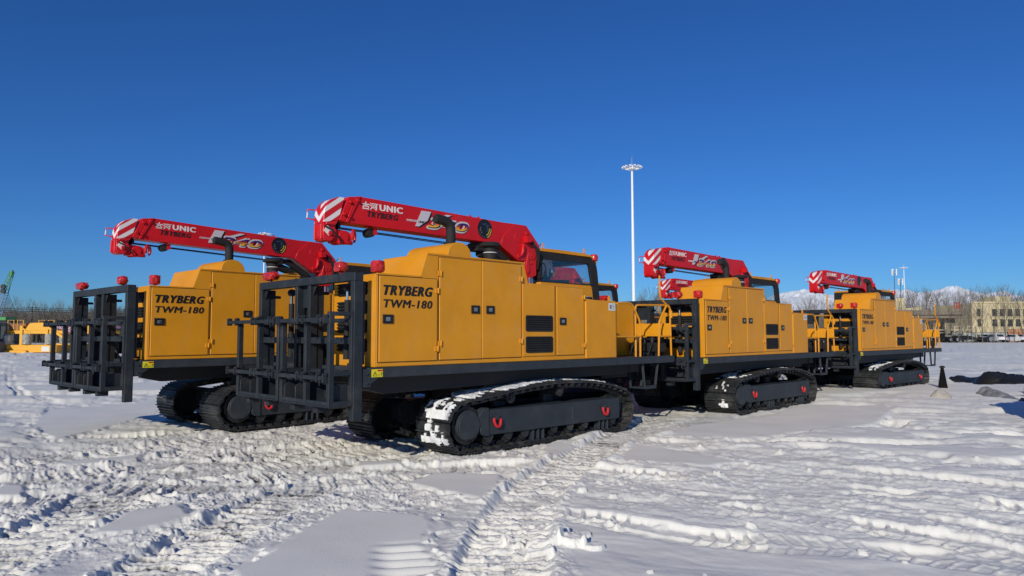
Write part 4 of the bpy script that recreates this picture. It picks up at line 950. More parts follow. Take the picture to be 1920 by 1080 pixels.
# ---------------------------------------------------------------- bare trees
BARK = mat('grey_bark', (.13, .115, .095), .9, var=.3, vs=3)
TWIG = mat('twig_bark', (.17, .145, .115), .9, var=.3, vs=3)
def tree_meshes(seed, H, spread, nb):
    rng = random.Random(seed); tr = MB(); cr = MB()
    lean = rng.uniform(-.14, .14)
    tp = [Vector((lean*H*q+.04*math.sin(q*7+seed), .04*math.cos(q*6), H*q)) for q in [i/7 for i in range(8)]]
    tr.tube(tp, [.075*H/8*(1-.93*i/7) for i in range(8)], 5)
    def limb(p, d, l, r, lev):
        n = 4; pts = [p]; q = p.copy(); dd = d.copy()
        for i in range(n):
            dd = (dd+Vector((rng.uniform(-.16, .16), rng.uniform(-.16, .16), .13))).normalized(); q = q+dd*l/n; pts.append(q)
        cr.tube(pts, [r*(1-.8*i/n) for i in range(n+1)], 3, cap=False)
        if lev < 2:
            for k in range(rng.randint(4, 6) if lev == 0 else rng.randint(3, 5)):
                i = rng.randint(1, n-1); t = rng.random(); s = pts[i].lerp(pts[i+1], t); az = rng.uniform(0, 6.28)
                e = (dd+Vector((math.cos(az), math.sin(az), rng.uniform(.0, .8)))*rng.uniform(.45, .8)).normalized()
                limb(s, e, l*rng.uniform(.4, .65), max(.008, r*.5), lev+1)
    for k in range(nb):
        q = .08+.88*(k+rng.random())/nb; i = min(6, int(q*7)); s = tp[i].lerp(tp[i+1], q*7-i); az = k*2.4+rng.uniform(-.5, .5)
        d = Vector((math.cos(az)*spread, math.sin(az)*spread, 1)).normalized()
        limb(s, d, H*(.44-.26*q)*rng.uniform(.7, 1.3), .026*H/8, 0)
    return tr, cr
PROTOS = []
for s in range(7):
    H = [9, 8, 10, 8.5, 7.5, 9.5, 7][s]; a, b = tree_meshes(s*7+1, H, [.55, .8, .45, .65, .95, .5, .85][s], [22, 20, 24, 22, 20, 26, 20][s])
    o = empty('bare_tree'); a.build('trunk', BARK, o, recalc=False); b.build('crown', TWIG, o, recalc=False)
    PROTOS.append([o, H, False])
rng = random.Random(12)
def put_tree(u, D, top, lab, grp):
    P = rng.choice(PROTOS)
    if P[2]: o = copy_tree(P[0])
    else: o = P[0]; P[2] = True
    o.location = at(u, D); h = hz(top, D); k = h/P[1]; o.scale = (k*rng.uniform(.85, 1.2), k*rng.uniform(.85, 1.2), k); o.rotation_euler = (0, 0, rng.uniform(0, 6.28))
    tag(o, lab, 'tree', grp)
def row(n, u0, u1, d0, d1, tops, lab, grp, jit=.4):
    for k in range(n):
        u = u0+(u1-u0)*(k+.5+rng.uniform(-jit, jit))/n
        put_tree(u, rng.uniform(d0, d1), tops(u)+rng.uniform(-7, 9), lab, grp)
row(20, 1655, 1985, 118, 127, lambda u: np.interp(u, [1655, 1700, 1780, 1800, 1830, 1880, 1930], [568, 564, 566, 562, 555, 558, 558]), 'leafless tree rising in front of the pale buildings beyond the snowy yard', 'bare trees in front of the pale buildings')
row(34, 1640, 1985, 165, 180, lambda u: 560, 'leafless tree standing further back, behind the pale buildings', 'bare trees behind the pale buildings')
row(22, 1425, 1590, 122, 150, lambda u: 572, 'leafless tree in the row seen between the two right-hand carriers', 'bare trees between the right-hand carriers')
row(26, -70, 225, 125, 150, lambda u: np.interp(u, [-70, 0, 40, 90, 140, 225], [580, 578, 570, 576, 575, 578]), 'leafless tree in the long row behind the yellow machinery on the left', 'bare trees behind the yellow machinery')
row(7, 1185, 1250, 150, 165, lambda u: 560, 'leafless tree poking up beside the tall lighting mast', 'bare trees beside the lighting mast')
# far-off woods that read as one brown mass
def woods(name, u0, u1, D0, D1, h0, h1, n, sd, lab):
    rg = random.Random(sd); m = MB()
    for k in range(n):
        p = at(rg.uniform(u0, u1), rg.uniform(D0, D1)); h = rg.uniform(h0, h1); r = .042
        q = p+Vector((rg.uniform(-.5, .5), rg.uniform(-.5, .5), h))
        m.tube([p, p.lerp(q, .5)+Vector((rg.uniform(-.2, .2), rg.uniform(-.2, .2), 0)), q], [r*2, r*1.4, r*.4], 3, cap=False)
        for j in range(5):
            s = p.lerp(q, rg.uniform(.25, .9)); az = rg.uniform(0, 6.28); l = h*rg.uniform(.12, .3)
            m.tube([s, s+Vector((math.cos(az)*l*.6, math.sin(az)*l*.6, l))], [r*.9, r*.3], 3, cap=False)
    tag(m.build(name, BARK if sd % 2 else TWIG, recalc=False), lab, 'woodland', kind='stuff')
woods('distant_woods', -120, 260, 155, 185, 4.8, 7.8, 4200, 1, 'dense brown scrub and woodland along the left horizon')
woods('distant_woods', 1400, 2000, 185, 215, 5.0, 8.0, 2600, 2, 'grey-brown bare woodland behind the pale buildings on the right')
woods('distant_woods', 1130, 1320, 175, 200, 3.5, 5.5, 500, 3, 'low bare scrub on the horizon beside the tall mast')
# ---------------------------------------------------------------- lighting masts and antennas
WHITE = mat('white_paint', (.78, .79, .80), .45, var=.05)
GALV = mat('galvanised_steel', (.45, .47, .49), .45, metal=.4, var=.15)
def mast(u, vtop, H, lab, w=1.0):
    D = (H-CZ)*F/(627-vtop); o = empty('lighting_mast', at(u, D)); tag(o, lab, 'light mast')
    m = MB(); m.tube([(0, 0, 0), (0, 0, H*.5), (0, 0, H-1.6)], [.36*w, .30*w, .20*w], 14); m.build('pole', WHITE, o)
    m = MB(); zt = H-2.0
    for k in range(14):
        a = 2*math.pi*k/14; c, s = math.cos(a), math.sin(a)
        m.tube([(.2*c, .2*s, zt), (1.25*c, 1.25*s, zt+.12)], .045, 5)
        m.obox((1.38*c, 1.38*s, zt+.22), Vector((c, s, .35))*.24, Vector((-s, c, 0))*.17, Vector((-c*.35, -s*.35, 1))*.08)
    m.build('lamp_ring', WHITE, o)
    m = MB(); m.lathe((0, 0, zt-.1), [(.45, 0), (.55, .2), (.5, .4), (.15, .75), (.05, .8)], 12); m.build('head_cap', WHITE, o)
    m = MB(); m.tube([(0, 0, zt+.6), (0, 0, H)], [.04, .02], 5); m.build('lightning_rod', GALV, o)
    return o
mast(1188.5, 290, 30, 'tallest white floodlight mast, rising between the nearest carrier and the second in line', .8)
mast(1697.5, 495, 30, 'thin distant white floodlight mast above the last carrier in the right-hand line', .62)
mast(493, 424, 30, 'slim distant floodlight mast half hidden behind the red crane boom on the left', .7)
def antenna(u, vt, vb, D, lab):
    o = empty('antenna_mast', at(u, D)); H = hz(vt, D); tag(o, lab, 'antenna')
    m = MB(); m.tube([(0, 0, 0), (0, 0, H-.6)], [.09, .05], 8); m.build('pole', DARK, o)
    for k in range(3):
        a = 2.1*k+.6; m = MB(); m.obox((.5*math.cos(a), .5*math.sin(a), H-1.2), (.09*math.cos(a), .09*math.sin(a), 0), (-.15*math.sin(a), .15*math.cos(a), 0), (0, 0, .7)); m.bar((0, 0, H-1.2), (.5*math.cos(a), .5*math.sin(a), H-1.2), .05)
        m.build('antenna_panel', WHITE, o)
antenna(1679, 501, 560, 150, 'upper cluster antenna on a thin pole left of the distant thin mast')
antenna(1690, 519, 560, 150, 'lower cluster antenna with a pale panel right beside the distant thin mast')
# ---------------------------------------------------------------- buildings, wall, steelwork on the right
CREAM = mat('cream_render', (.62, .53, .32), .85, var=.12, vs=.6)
CREAM2 = mat('brown_concrete', (.24, .205, .155), .85, var=.18, vs=.5)  # darker brown concrete of gatehouse, plinth, pillar and wall posts
PANE = mat('dark_window', (.03, .032, .035), .2, var=.2)
ROOFG = mat('grey_roofing', (.20, .20, .20), .8, var=.2)
def frame_at(u, D):                # local frame: x to the right of the view, y away
    return at(u, D), math.atan2(rt0.y, rt0.x)
def building(name, lab, u, D, blocks, wins, cat='building', extra=None):
    p, rz = frame_at(u, D); o = empty(name, p, rz); tag(o, lab, cat)
    for nm, mt, (x0, x1, y0, y1, z0, z1) in blocks:
        m = MB(); m.box(x0, x1, y0, y1, z0, z1); m.build(nm, mt, o, bevel=.04)
    for x, z, w, h in wins:
        m = MB(); m.ring([(x-.1, z-.1), (x+w+.1, z-.1), (x+w+.1, z+h+.1), (x-.1, z+h+.1)], [(x, z), (x+w, z), (x+w, z+h), (x, z+h)], -.06, .02); f = m.build('window', CREAM, o)
        m = MB(); m.prism([(x, z), (x+w, z), (x+w, z+h), (x, z+h)], -.012, .0); m.bar((x+w/2, -.02, z), (x+w/2, -.02, z+h), .06, .03); m.build('pane', PANE, f)
    return o
D = 140; s = D/F
wn = [(1.6+k*1.68+(0 if k % 2 else .25), z, 1.05, 1.5) for z in (3.0, 5.05) for k in range(1, 18)]
building('office_building', 'two-storey cream building with rows of dark windows at the right edge', 1822, D,
         [('wall', CREAM, (0, 34, 0, 12, 0, 7.6)), ('roof_parapet', CREAM, (-.15, 34.1, -.12, .25, 7.6, 8.0)), ('stair_tower', CREAM, (5.6, 8.6, 1, 6, 7.6, 9.1)), ('plinth', CREAM2, (-.05, 34, -.07, 0, 0, .6))],
         [(1.0, 3.0, .7, 1.5), (1.0, 5.05, .7, 1.5)]+wn[0:0]+[(4.0+k*1.55, z, 1.0, 1.45) for z in (3.0, 5.05) for k in range(15)])
building('annex_building', 'plain cream block under the two antennas behind the last carrier', 1662, 152,
         [('wall', CREAM, (-4, 7.4, 0, 8, 0, 7.2)), ('roof_parapet', CREAM, (-4.1, 4.0, -.1, 6, 7.2, 8.6)), ('roof_hut', CREAM, (2.2, 4.6, 1, 4, 8.6, 9.4)), ('corner_fin', CREAM, (6.2, 7.5, -.3, 0, 0, 7.4))],
         [(-2+k*2.2, z, 1.0, 1.4) for z in (2.5, 5.2) for k in range(4)])
p, rz = frame_at(1690, 134); o = empty('gatehouse', p, rz); tag(o, 'brownish gatehouse with a wide flat overhanging canopy roof', 'building')
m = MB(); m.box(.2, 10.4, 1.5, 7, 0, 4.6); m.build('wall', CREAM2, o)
m = MB(); m.add([(-4, -1, 5.2), (12.2, -1, 5.2), (12.9, 3, 5.2), (-4, 8, 5.2), (-4, -1, 5.75), (12.2, -1, 5.75), (12.9, 3, 5.75), (-4, 8, 5.75)], [(0,1,2,3), (7,6,5,4), (0,4,5,1), (1,5,6,2), (2,6,7,3), (3,7,4,0)])
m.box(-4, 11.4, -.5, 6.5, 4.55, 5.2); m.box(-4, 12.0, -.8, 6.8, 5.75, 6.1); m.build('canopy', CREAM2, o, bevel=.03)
for x in (1, 3.2, 5.4, 7.6):
    m = MB(); m.box(x, x+1.5, 1.46, 1.52, .4, 3.9); f = m.build('window', PANE, o); m = MB(); m.ring([(x-.1, .3), (x+1.6, .3), (x+1.6, 4), (x-.1, 4)], [(x, .4), (x+1.5, .4), (x+1.5, 3.9), (x, 3.9)], 1.40, 1.5); m.build('frame', CREAM, f)
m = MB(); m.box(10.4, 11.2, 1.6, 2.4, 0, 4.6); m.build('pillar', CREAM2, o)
REDS = mat('red_sign', (.42, .03, .03), .6, var=.15)
p, rz = frame_at(1789, 134); o = empty('roof_sign', p+Vector((0, 0, 6.1)), rz); tag(o, 'weathered red lettering standing upright on the canopy roof', 'sign')
m = MB()
for k in range(3):
    x = .05+k*.52
    strokes(m, [(0, 0, 0, 1), (1, 0, 1, 1), (0, 1, 1, 1), (0, .5, 1, .5), (0, 0, 1, 0)] if k % 2 == 0 else [(.5, 0, .5, 1), (0, .8, 1, .8), (0, .4, 1, .4), (0, .1, 1, .1)], x, .25, .42, 1.15, 0, .11, .04)
m.build('sign_character', REDS, o)
m = MB(); m.box(-.05, 1.65, .05, .1, .12, .2); m.box(.1, .17, .05, .1, -.02, 1.3); m.box(1.4, 1.47, .05, .1, -.02, 1.3); m.build('sign_frame', GALV, o)
# compound wall of pale panels
PANEL = mat('pale_grey_panel', (.42, .45, .43), .7, var=.12, vs=1)
p, rz = frame_at(1770, 137); o = empty('boundary_wall', p, rz); tag(o, 'pale grey panel wall behind the parked cars', 'wall')
m = MB()
for k in range(9): m.box(k*3.1+.06, k*3.1+3.04, 0, .08, .1, 1.75)
m.build('wall_panel', PANEL, o)
m = MB()
for k in range(10): m.box(k*3.1-.08, k*3.1+.08, -.05, .13, 0, 1.9)
m.box(0, 28, -.03, .12, 1.75, 1.86); m.build('wall_post', CREAM2, o)
BRICK = mat('orange_sheet', (.55, .25, .12), .8, var=.3, vs=.8)
p, rz = frame_at(1896, 136); o = empty('sheet_stack', p, rz); tag(o, 'orange sheets leaning above the pale wall at the far right', 'sheets')
m = MB()
for k in range(4): m.obox((k*1.05, .4, 1.25), (.45, 0, 0), (0, .05, 0), (0, .3, 1.25))
m.build('sheet', BRICK, o)
# steel gantry frame
BEIGE = mat('beige_steel', (.55, .48, .33), .6, var=.12)
p, rz = frame_at(1763, 131); o = empty('steel_gantry', p, rz); tag(o, 'beige steel gantry frame standing behind the low trailer', 'gantry')
m = MB()
for x, h in ((-3.2, 2.4), (-1.8, 2.4), (.9, 2.4), (4.0, 2.9), (6.5, 2.9)): m.box(x, x+.22, 0, .22, 0, h); m.box(x, x+.22, 2.5, 2.72, 0, h)
m.build('post', BEIGE, o)
m = MB()
for y in (0, 2.5): m.box(-3.2, 6.7, y-.02, y+.24, 2.2, 2.4); m.box(4.0, 6.7, y-.02, y+.24, 2.85, 3.05)
m.box(-3.2, 1.1, -.02, .2, 1.7, 1.82); m.build('beam', BEIGE, o)
m = MB(); m.bar((1, .1, .3), (4.1, .1, 2.2), .12); m.bar((7, .1, .2), (11, .1, 2.3), .12); m.bar((4.1, 1.2, 2.2), (1, 1.2, .3), .12); m.build('brace', GALV, o)
# low trailer and cars
TYRE = mat('tyre', (.02, .02, .02), .85, var=.3)
def wheel(parent, x, y, r, w, hub=GALV):
    m = MB(); m.cyl((x, y, r), (x, y+w, r), r, n=18); t = m.build('wheel', TYRE, parent, bevel=.02); m = MB(); m.cyl((x, y-.01, r), (x, y+w+.01, r), r*.5, n=12); m.build('rim', hub, t)
p, rz = frame_at(1780, 128); o = empty('low_trailer', p, rz); tag(o, 'dark low flatbed trailer with big twin wheels below the beige gantry', 'trailer')
m = MB(); m.prism([(-.6, .75), (-.6, 1.0), (1.6, 1.0), (2.1, 1.25), (3.6, 1.2), (5.0, .75), (6.6, .6), (6.6, .4), (4.8, .45), (3, .7)], 0, 2.4); m.build('frame', DARK, o)
for x in (0.0, 1.22):
    wheel(o, x, -.1, .52, .5); wheel(o, x, 2.0, .52, .5)
m = MB(); m.box(6.0, 8.6, .3, 1.6, .3, .95); m.cyl((6.3, .2, .45), (6.3, 1.7, .45), .4, n=14); m.build('drawbar', DARK, o)
CARW = mat('white_car_paint', (.72, .73, .75), .25, var=.05, coat=.5)
def car(u, D, lab, rot=0):
    p, rz = frame_at(u, D); o = empty('parked_car', p, rz+rot); tag(o, lab, 'car')
    m = MB(); L_ = 4.4   # length along y, rear towards the camera
    pr = fillet([(0, .32), (0, .95), (.35, 1.02), (.75, 1.42), (2.3, 1.46), (3.1, 1.0), (4.2, .86), (4.4, .6), (4.4, .32)], .12, 3)
    v0 = [(-.86, y, z) for y, z in pr]; v1 = [(.86, y, z) for y, z in pr]
    v0 = [(-.86+.16*max(0, (z-.95)/.5), y, z) for _, y, z in v0]; v1 = [(.86-.16*max(0, (z-.95)/.5), y, z) for _, y, z in v1]; n = len(pr)
    m.add(v0+v1, [list(range(n)), list(range(2*n-1, n-1, -1))]+[(i, (i+1) % n, n+(i+1) % n, n+i) for i in range(n)]); m.build('body', CARW, o)
    m = MB(); m.obox((0, .535, 1.235), (.6, 0, 0), (0, .165, .165), (0, -.01, .01)); m.build('rear_window', PANE, o)
    for s_ in (-1, 1):
        m = MB(); m.add([(s_*.845, .85, 1.03), (s_*.845, 2.8, 1.03), (s_*.735, 2.25, 1.38), (s_*.735, .95, 1.36), (s_*.86, .85, 1.03), (s_*.86, 2.8, 1.03), (s_*.75, 2.25, 1.38), (s_*.75, .95, 1.36)], [(0,1,2,3), (7,6,5,4), (0,4,5,1), (1,5,6,2), (2,6,7,3), (3,7,4,0)]); m.build('side_window', PANE, o)
        m = MB(); m.box(s_*.72-.1, s_*.72+.1, -.015, .05, .72, .9); m.build('tail_light', RED2, o)
        for y in (.8, 3.5): 
            m = MB(); m.cyl((s_*.70-.1, y, .32), (s_*.70+.1, y, .32), .32, n=16); t = m.build('wheel', TYRE, o); m = MB(); m.cyl((s_*.80-.02, y, .32), (s_*.80+.02, y, .32), .2, n=12); m.build('rim', GALV, t)
    m = MB(); m.box(-.8, .8, -.05, .08, .3, .5); m.build('bumper', PANE, o)
    return o
car(1877, 126, 'white car parked square to the pale wall, seen from behind')
car(1917, 126, 'white car at the far right edge, half out of the picture', .35)
car(1846, 129, 'white car partly hidden behind the dark trailer', -.3)
# dark covers thrown on the snow beside the cars
TARP = mat('black_tarpaulin', (.016, .016, .017), .5, spec=.4, var=.3, vs=2, bump=.5, bs=5)
GTARP = mat('grey_tarpaulin', (.20, .205, .22), .75, var=.2, vs=3, bump=.4, bs=8)
BTARP = mat('beige_cloth', (.42, .39, .34), .9, var=.15, vs=3, bump=.4, bs=12)
def heap(name, lab, mt, cat, path, sd, fold=.35):      # crumpled cover: spine of (x, y, half width, height)
    n, mm = 120, 28; P = np.array(path); t = np.linspace(0, 1, n); q = np.linspace(0, 1, len(P))
    cx, cy, w, h = [np.interp(t, q, P[:, i]) for i in range(4)]
    tx, ty = np.gradient(cx), np.gradient(cy); l = np.hypot(tx, ty); nx, ny = -ty/l, tx/l
    v = np.linspace(-1, 1, mm); T_, V = np.meshgrid(t, v, indexing='ij'); Lg = np.sum(l)
    W_ = w[:, None]*(1+.45*(fbm(T_*Lg*1.1, V*.2+sd, 3, sd)-.5)); X = cx[:, None]+nx[:, None]*V*W_; Y = cy[:, None]+ny[:, None]*V*W_
    prof = np.clip(1-np.abs(V)**2.2, 0, 1)**.6; endf = np.clip(np.minimum(T_, 1-T_)*12, 0, 1)**.6
    a = fbm(X*2.2, Y*2.2, 4, sd+1); rg = 1-np.abs(2*fbm(X*3.2+a*2, Y*3.2, 3, sd+3)-1)
    Z = h[:, None]*prof*endf*(.62+fold*rg+.5*(a-.4))
    g = np.array([gbase(x, y) for x, y in zip(cx, cy)])[:, None]
    Z = g+.0+np.maximum(Z, -.02); Z[:, 0] = Z[:, -1] = g[:, 0]-.05; Z[0, :] = Z[-1, :] = g[0]-.05
    m = MB(); m.v = list(zip(X.ravel().tolist(), Y.ravel().tolist(), Z.ravel().tolist()))
    m.f = [(i*mm+j, (i+1)*mm+j, (i+1)*mm+j+1, i*mm+j+1) for i in range(n-1) for j in range(mm-1)]; m.f.append([i*mm for i in range(n)][::-1]+[i*mm+mm-1 for i in range(n)]) if False else None
    m.m = [0]*len(m.f); return tag(m.build(name, mt, ang=75), lab, cat)
gp = lambda u, D, w, h: (*at(u, D)[:2], w, h)
heap('black_tarpaulin', 'long crumpled black tarpaulin lying on the snow at the right edge', TARP, 'tarpaulin', [gp(1764, 24.3, .3, .16), gp(1790, 24.2, .45, .26), gp(1815, 23.8, .45, .18), gp(1840, 23.2, .5, .26), gp(1862, 22.6, .65, .50), gp(1885, 22.4, .75, .40), gp(1910, 22.0, .75, .40), gp(1950, 21.6, .6, .3)], 4, .3)
heap('grey_tarpaulin', 'rumpled grey tarpaulin on the snow in front of the long black one', GTARP, 'tarpaulin', [gp(1826, 18.0, .2, .16), gp(1840, 17.8, .26, .36), gp(1858, 17.4, .3, .28), gp(1878, 17.0, .28, .24), gp(1904, 16.5, .2, .12)], 14, .3)
heap('beige_cloth', 'small pale beige bundle of cloth half sunk in the snow', BTARP, 'cloth', [gp(1738, 17.3, .2, .17), gp(1752, 17.2, .26, .30), gp(1766, 17.1, .26, .26), gp(1780, 17.0, .2, .15)], 24, .35)
heap('black_sheet', 'scrap of black sheeting crumpled against the rear of the last carrier track', TARP, 'sheeting', [gp(1708, 21.3, .15, .12), gp(1724, 21.0, .25, .2), gp(1742, 20.8, .18, .12)], 34, .35)
p = at(1762, 19.6); p.z = gbase(p.x, p.y)-.02
o = empty('marker_cone', p, .35); tag(o, 'tall black four-sided marker cone beside the last carrier', 'marker')
m = MB(); H_ = .74; b_ = .13
pts = [(b_, b_), (-b_, b_), (-b_, -b_), (b_, -b_)]
m.add([(x, y, 0) for x, y in pts]+[(x*.25, y*.25, H_) for x, y in pts], [(3, 2, 1, 0), (4, 5, 6, 7)]+[(i, (i+1) % 4, 4+(i+1) % 4, 4+i) for i in range(4)]); m.build('body', mat('black_cover', (.008, .008, .009), .9, spec=.08, var=.3, bump=.4, bs=14), o, bevel=.012)
m = MB(); m.lathe((0, 0, H_-.01), [(.075, 0), (.07, .03), (.04, .055), (.01, .06)], 10); m.build('cap', RUB, o)
m = MB(); m.bar((b_+.004, b_+.004, .02), (b_*.25+.004, b_*.25+.004, H_), .008); m.build('edge_strip', GALV, o)
# low grey skid entering at the right edge, and an unseen crate added outside the frame to cast its shadow in
q, rz = frame_at(1914, 17.0); q.z = gbase(q.x, q.y); o = empty('steel_skid', q, rz); tag(o, 'low grey steel skid just entering at the right edge', 'skid')
m = MB(); m.box(.62, 2.4, 0, .9, .10, .34); m.box(.0, 2.4, -.06, .0, .26, .36); m.box(.0, .62, .0, .06, .1, .34); m.build('beam', mat('pale_grey_paint', (.36, .37, .38), .5), o, bevel=.015)
m = MB(); m.box(.64, 2.3, .05, .85, 0, .10); m.build('runner', DARK, o)
heap('black_mat', 'black crumpled mat on the snow at the foot of the grey steel skid', TARP, 'mat', [gp(1896, 16.4, .16, .10), gp(1910, 16.3, .28, .20), gp(1945, 16.2, .3, .16), gp(1990, 16.0, .3, .12)], 44, .3)
e1 = Vector((2.1, -.34, 0)).normalized(); o = empty('shadow_crate', (10.25, -5.12, gbase(10, -5)), math.atan2(e1.y, e1.x)); tag(o, 'unseen dark wooden crate added beyond the right edge to cast a shadow', 'crate')
m = MB()
for k in range(6): m.box(.0, 2.1, -1.6, -.0, .12+k*.245, .355+k*.245)
m.build('crate_box', mat('dark_timber', (.10, .065, .04), .8, var=.3), o, bevel=.008)
m = MB()
for y in (-1.6, -.85, -.1): m.box(0, 2.1, y, y+.1, 0, .12)
for x in (.02, 1.0, 1.98): m.box(x, x+.1, -.0, .03, .1, 1.6); m.box(x, x+.1, -1.63, -1.6, .1, 1.6)
m.build('batten', mat('pale_timber', (.30, .21, .13), .8, var=.3), o)
# ---------------------------------------------------------------- yellow machinery, lattice crane and cabin on the left
MACH = mat('machine_yellow', (.80, .40, .015), .45, var=.08)
BRN = mat('rust_brown_panel', (.28, .12, .05), .7, var=.25)
PLW = mat('clear_wrap', (.36, .36, .33), .35, var=.4, vs=5, bump=.6, bs=8)
def stripe_cloth():
    m = bpy.data.materials.new('striped_tarp'); m.use_nodes = True; t = m.node_tree; b = t.nodes['Principled BSDF']; N = t.nodes.new; L = t.links.new
    tc = N('ShaderNodeTexCoord'); w = N('ShaderNodeTexWave'); w.inputs['Scale'].default_value = 1.6; w.inputs['Distortion'].default_value = 1.5; w.bands_direction = 'DIAGONAL'; L(tc.outputs['Object'], w.inputs[0])
    cr = N('ShaderNodeValToRGB'); e = cr.color_ramp.elements; cr.color_ramp.interpolation = 'CONSTANT'
    e[0].color = (.06, .07, .25, 1); e[1].position = .3; e[1].color = (.6, .6, .62, 1); q = e.new(.7); q.color = (.5, .05, .06, 1)
    L(w.outputs[0], cr.inputs[0]); L(cr.outputs[0], b.inputs['Base Color']); b.inputs['Roughness'].default_value = .7; return m
def drill_rig(u, D, lab, flip=1):
    p, rz = frame_at(u, D); o = empty('drilling_rig_base', p, rz+.15*flip); tag(o, lab, 'rig')
    m = MB(); m.box(-2.9, 2.0, 0, 2.4, .05, .75); m.box(-2.6, -.4, -.3, 0, .02, .25); m.box(-2.9, -2.6, -.2, 0, .0, .5); m.build('skid', MACH, o, bevel=.03)
    m = MB(); m.box(-2.6, 2.7, .3, 1.9, 1.75, 2.05); m.prism(fillet([(-.9, 2.05), (-.5, 2.75), (.9, 2.8), (1.3, 2.05)], .2, 4), .3, 1.7)
    m.box(-1.25, -1.0, .2, .45, .7, 2.5); m.box(.9, 1.15, .2, .45, .7, 2.3); m.bar((-1.1, .3, 2.3), (-.3, .3, 1.7), .15); m.bar((1.0, .3, 2.4), (2.6, .3, 1.3), .22)
    m.box(2.4, 2.6, .2, .5, .4, 2.1); m.box(1.3, 2.6, .1, .3, .7, .85); m.build('frame', MACH, o, bevel=.02)
    m = MB(); m.box(-2.3, -.9, .5, 1.8, 2.05, 2.7); m.build('side_panel', BRN, o)
    for x in (-2.2, -.55, 1.35):
        m = MB(); m.lathe((x, .1, .75), [(.22, 0), (.36, .08), (.34, .35), (.40, .5), (.38, .85), (.24, 1.0)], 14); m.build('wrapped_motor', PLW, o)
    m = MB(); m.box(.75, 1.4, -.02, 0, .15, .6); m.build('notice_plate', LAB, o)
    m = MB()
    for x in (-2.4, -1.6, .2, 1.0, 1.8): m.tube([(x, .5, 2.05), (x, .5, 3.0), (x+.5, .5, 3.0), (x+.5, .5, 2.05)], .04, 5)
    m.build('guard_rail', MACH, o)
    m = MB(); m.add([(1.2, .1, 2.75), (3.4, .0, 2.3), (3.5, 1.9, 2.3), (1.2, 1.9, 2.85), (1.3, -.05, 2.5), (3.6, -.12, 1.7)], [(0, 1, 2, 3), (0, 4, 5, 1)]); mod = m.build('striped_cover', STRC, o, smooth=False); sd = mod.modifiers.new('thickness', 'SOLIDIFY'); sd.thickness = .03
    return o
STRC = stripe_cloth()
drill_rig(64, 64, 'yellow drilling rig base with wrapped grey motors, nearer the green crane')
drill_rig(156, 70, 'yellow drilling rig base mostly hidden behind the dark front rack on the left', -1)
GRN = mat('crane_green', (.06, .26, .07), .5, var=.15)
BLUE = mat('lattice_blue', (.16, .27, .42), .5, var=.2)
D = 112; p, rz = frame_at(4, D); o = empty('lattice_crane', p, rz); tag(o, 'crawler crane with a green and blue lattice boom leaning right', 'crane')
m = MB(); m.box(-4, 1.0, 0, 3, 1.2, 3.6); m.box(-3.4, .4, .3, 2.7, 3.6, 4.6); m.build('crane_body', GRN, o, bevel=.05)
m = MB(); m.box(-4.5, 1.2, -.5, .3, .0, 1.0); m.box(-4.5, 1.2, 2.7, 3.5, .0, 1.0); m.build('crane_track', DARK, o, bevel=.1)
H_ = hz(503, D); A = Vector((-2.3, 1.2, 3.4)); B = Vector((.50, 1.2, H_)); ax = (B-A).normalized(); sd_ = Vector((ax.z, 0, -ax.x))
def chord(t, i, j): return A.lerp(B, t)+sd_*(.58*(1-.62*t))*i+Vector((0, .55*(1-.6*t), 0))*j
m = MB()
for i in (-1, 1):
    for j in (-1, 1): m.tube([chord(0, i, j), chord(.62, i, j)], .075, 5)
n = 11
for k in range(n):
    t0, t1 = .62*k/n, .62*(k+1)/n
    for j in (-1, 1): m.bar(chord(t0, -1, j), chord(t1, 1, j), .05) if k % 2 else m.bar(chord(t0, 1, j), chord(t1, -1, j), .05); m.bar(chord(t1, -1, j), chord(t1, 1, j), .05)
    for i in (-1, 1): m.bar(chord(t0, i, -1), chord(t1, i, 1), .05)
m.build('lattice_boom', BLUE, o)
m = MB()
for i in (-1, 1):
    for j in (-1, 1): m.tube([chord(.62, i, j), chord(.97, i, j)], .055, 5)
for k in range(6):
    t0, t1 = .62+.06*k, .62+.06*(k+1)
    for j in (-1, 1): m.bar(chord(t0, (-1)**k, j), chord(t1, -(-1)**k, j), .06)
m.prism([(B.x-.42, B.z-1.0), (B.x-.3, B.z-.4), (B.x+.02, B.z), (B.x+.05, B.z-.4), (B.x-.15, B.z-1.1)], 1.0, 1.4); m.build('boom_top', GRN, o)
m = MB(); q = chord(.66, 1, 0)
for dz in (-.35, .35): m.cyl((q.x-.15, .2, q.z+dz), (q.x-.15, .5, q.z+dz), .38, n=14)
m.build('pulley', DARK, o)
m = MB(); m.tube([B, chord(.6, 1.6, 0), Vector((1.5, 1.2, 5))], .03, 4); m.build('hoist_line', DARK, o)
p, rz = frame_at(-37, 62); CABG = mat('slate_paint', (.07, .09, .12), .5); o = empty('site_cabin', p, rz); tag(o, 'slate grey machine cabin cut off by the left edge', 'cabin')
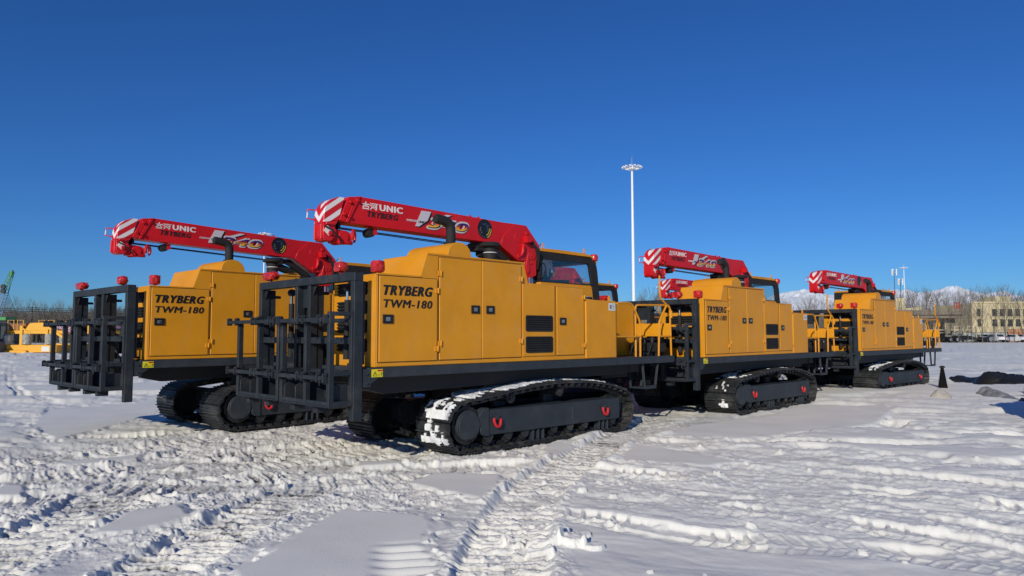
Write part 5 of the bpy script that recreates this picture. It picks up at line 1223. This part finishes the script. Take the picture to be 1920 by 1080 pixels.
m = MB(); m.box(-2, 1.25, 0, 2, 0, 1.1); m.box(-2, 1.0, .2, 1.8, 1.1, 1.3); m.build('body', CABG, o, bevel=.03)
m = MB()
for x in (-2, -.4, .35, .92): m.box(x, x+.1, 0, .1, 1.1, 2.6); m.box(x, x+.1, 1.9, 2, 1.1, 2.6)
m.box(-2, 1.05, 0, 2, 2.55, 2.75); m.box(-2, 1.0, 0, .08, 1.75, 1.83); m.build('frame', CABG, o, bevel=.02)
m = MB(); m.box(-1.9, .92, .04, .06, 1.3, 2.55); m.build('window', PANE, o)
p, rz = frame_at(22, 80); o = empty('parts_rack', p, rz); tag(o, 'dark steel frame and machine parts behind the yellow rig base', 'machine parts')
m = MB(); m.box(-3.2, .4, 0, 2, .9, 2.7); m.box(-2.2, -.2, .3, 1.6, 2.7, 3.3); m.box(-3, -2.6, .2, 1.8, 0, .9); m.box(0, .3, .2, 1.8, 0, .9); m.build('casing', GREY, o, bevel=.06)
m = MB(); m.tube([(-3, .2, 2.6), (-3, .2, 3.3), (.6, .2, 3.3), (.6, .2, 2.6)], .05, 6); m.build('frame', DARK, o)
# overhead cables strung along the left horizon
for k, (v, lab) in enumerate(((575, 'upper dark overhead cable along the left treeline'), (578, 'middle dark overhead cable along the left treeline'), (582, 'lowest dark overhead cable along the left treeline'))):
    D = 118; pts = []
    for j in range(25):
        u = -300+j*30; q = at(u, D); q.z = hz(v, D)-.35*math.sin(math.pi*((j % 12)/12)); pts.append(q)
    m = MB(); m.tube(pts, .035, 4); tag(m.build('overhead_cable', DARK), lab, 'cable')
for u, lab in ((-300, 'utility pole carrying the overhead cables off to the left'), (60, 'slender utility pole among the bare trees on the left'), (420, 'utility pole carrying the overhead cables behind the left carrier')):
    o = empty('utility_pole', at(u, 118.2)); tag(o, lab, 'pole'); m = MB(); m.tube([(0, 0, 0), (0, 0, hz(572, 118))], [.12, .08], 6); m.build('post', BARK, o)
    m = MB(); h_ = hz(575, 118); m.bar(Vector((0, 0, h_))-rt0*.8, Vector((0, 0, h_))+rt0*.8, .1); m.build('crossarm', BARK, o)
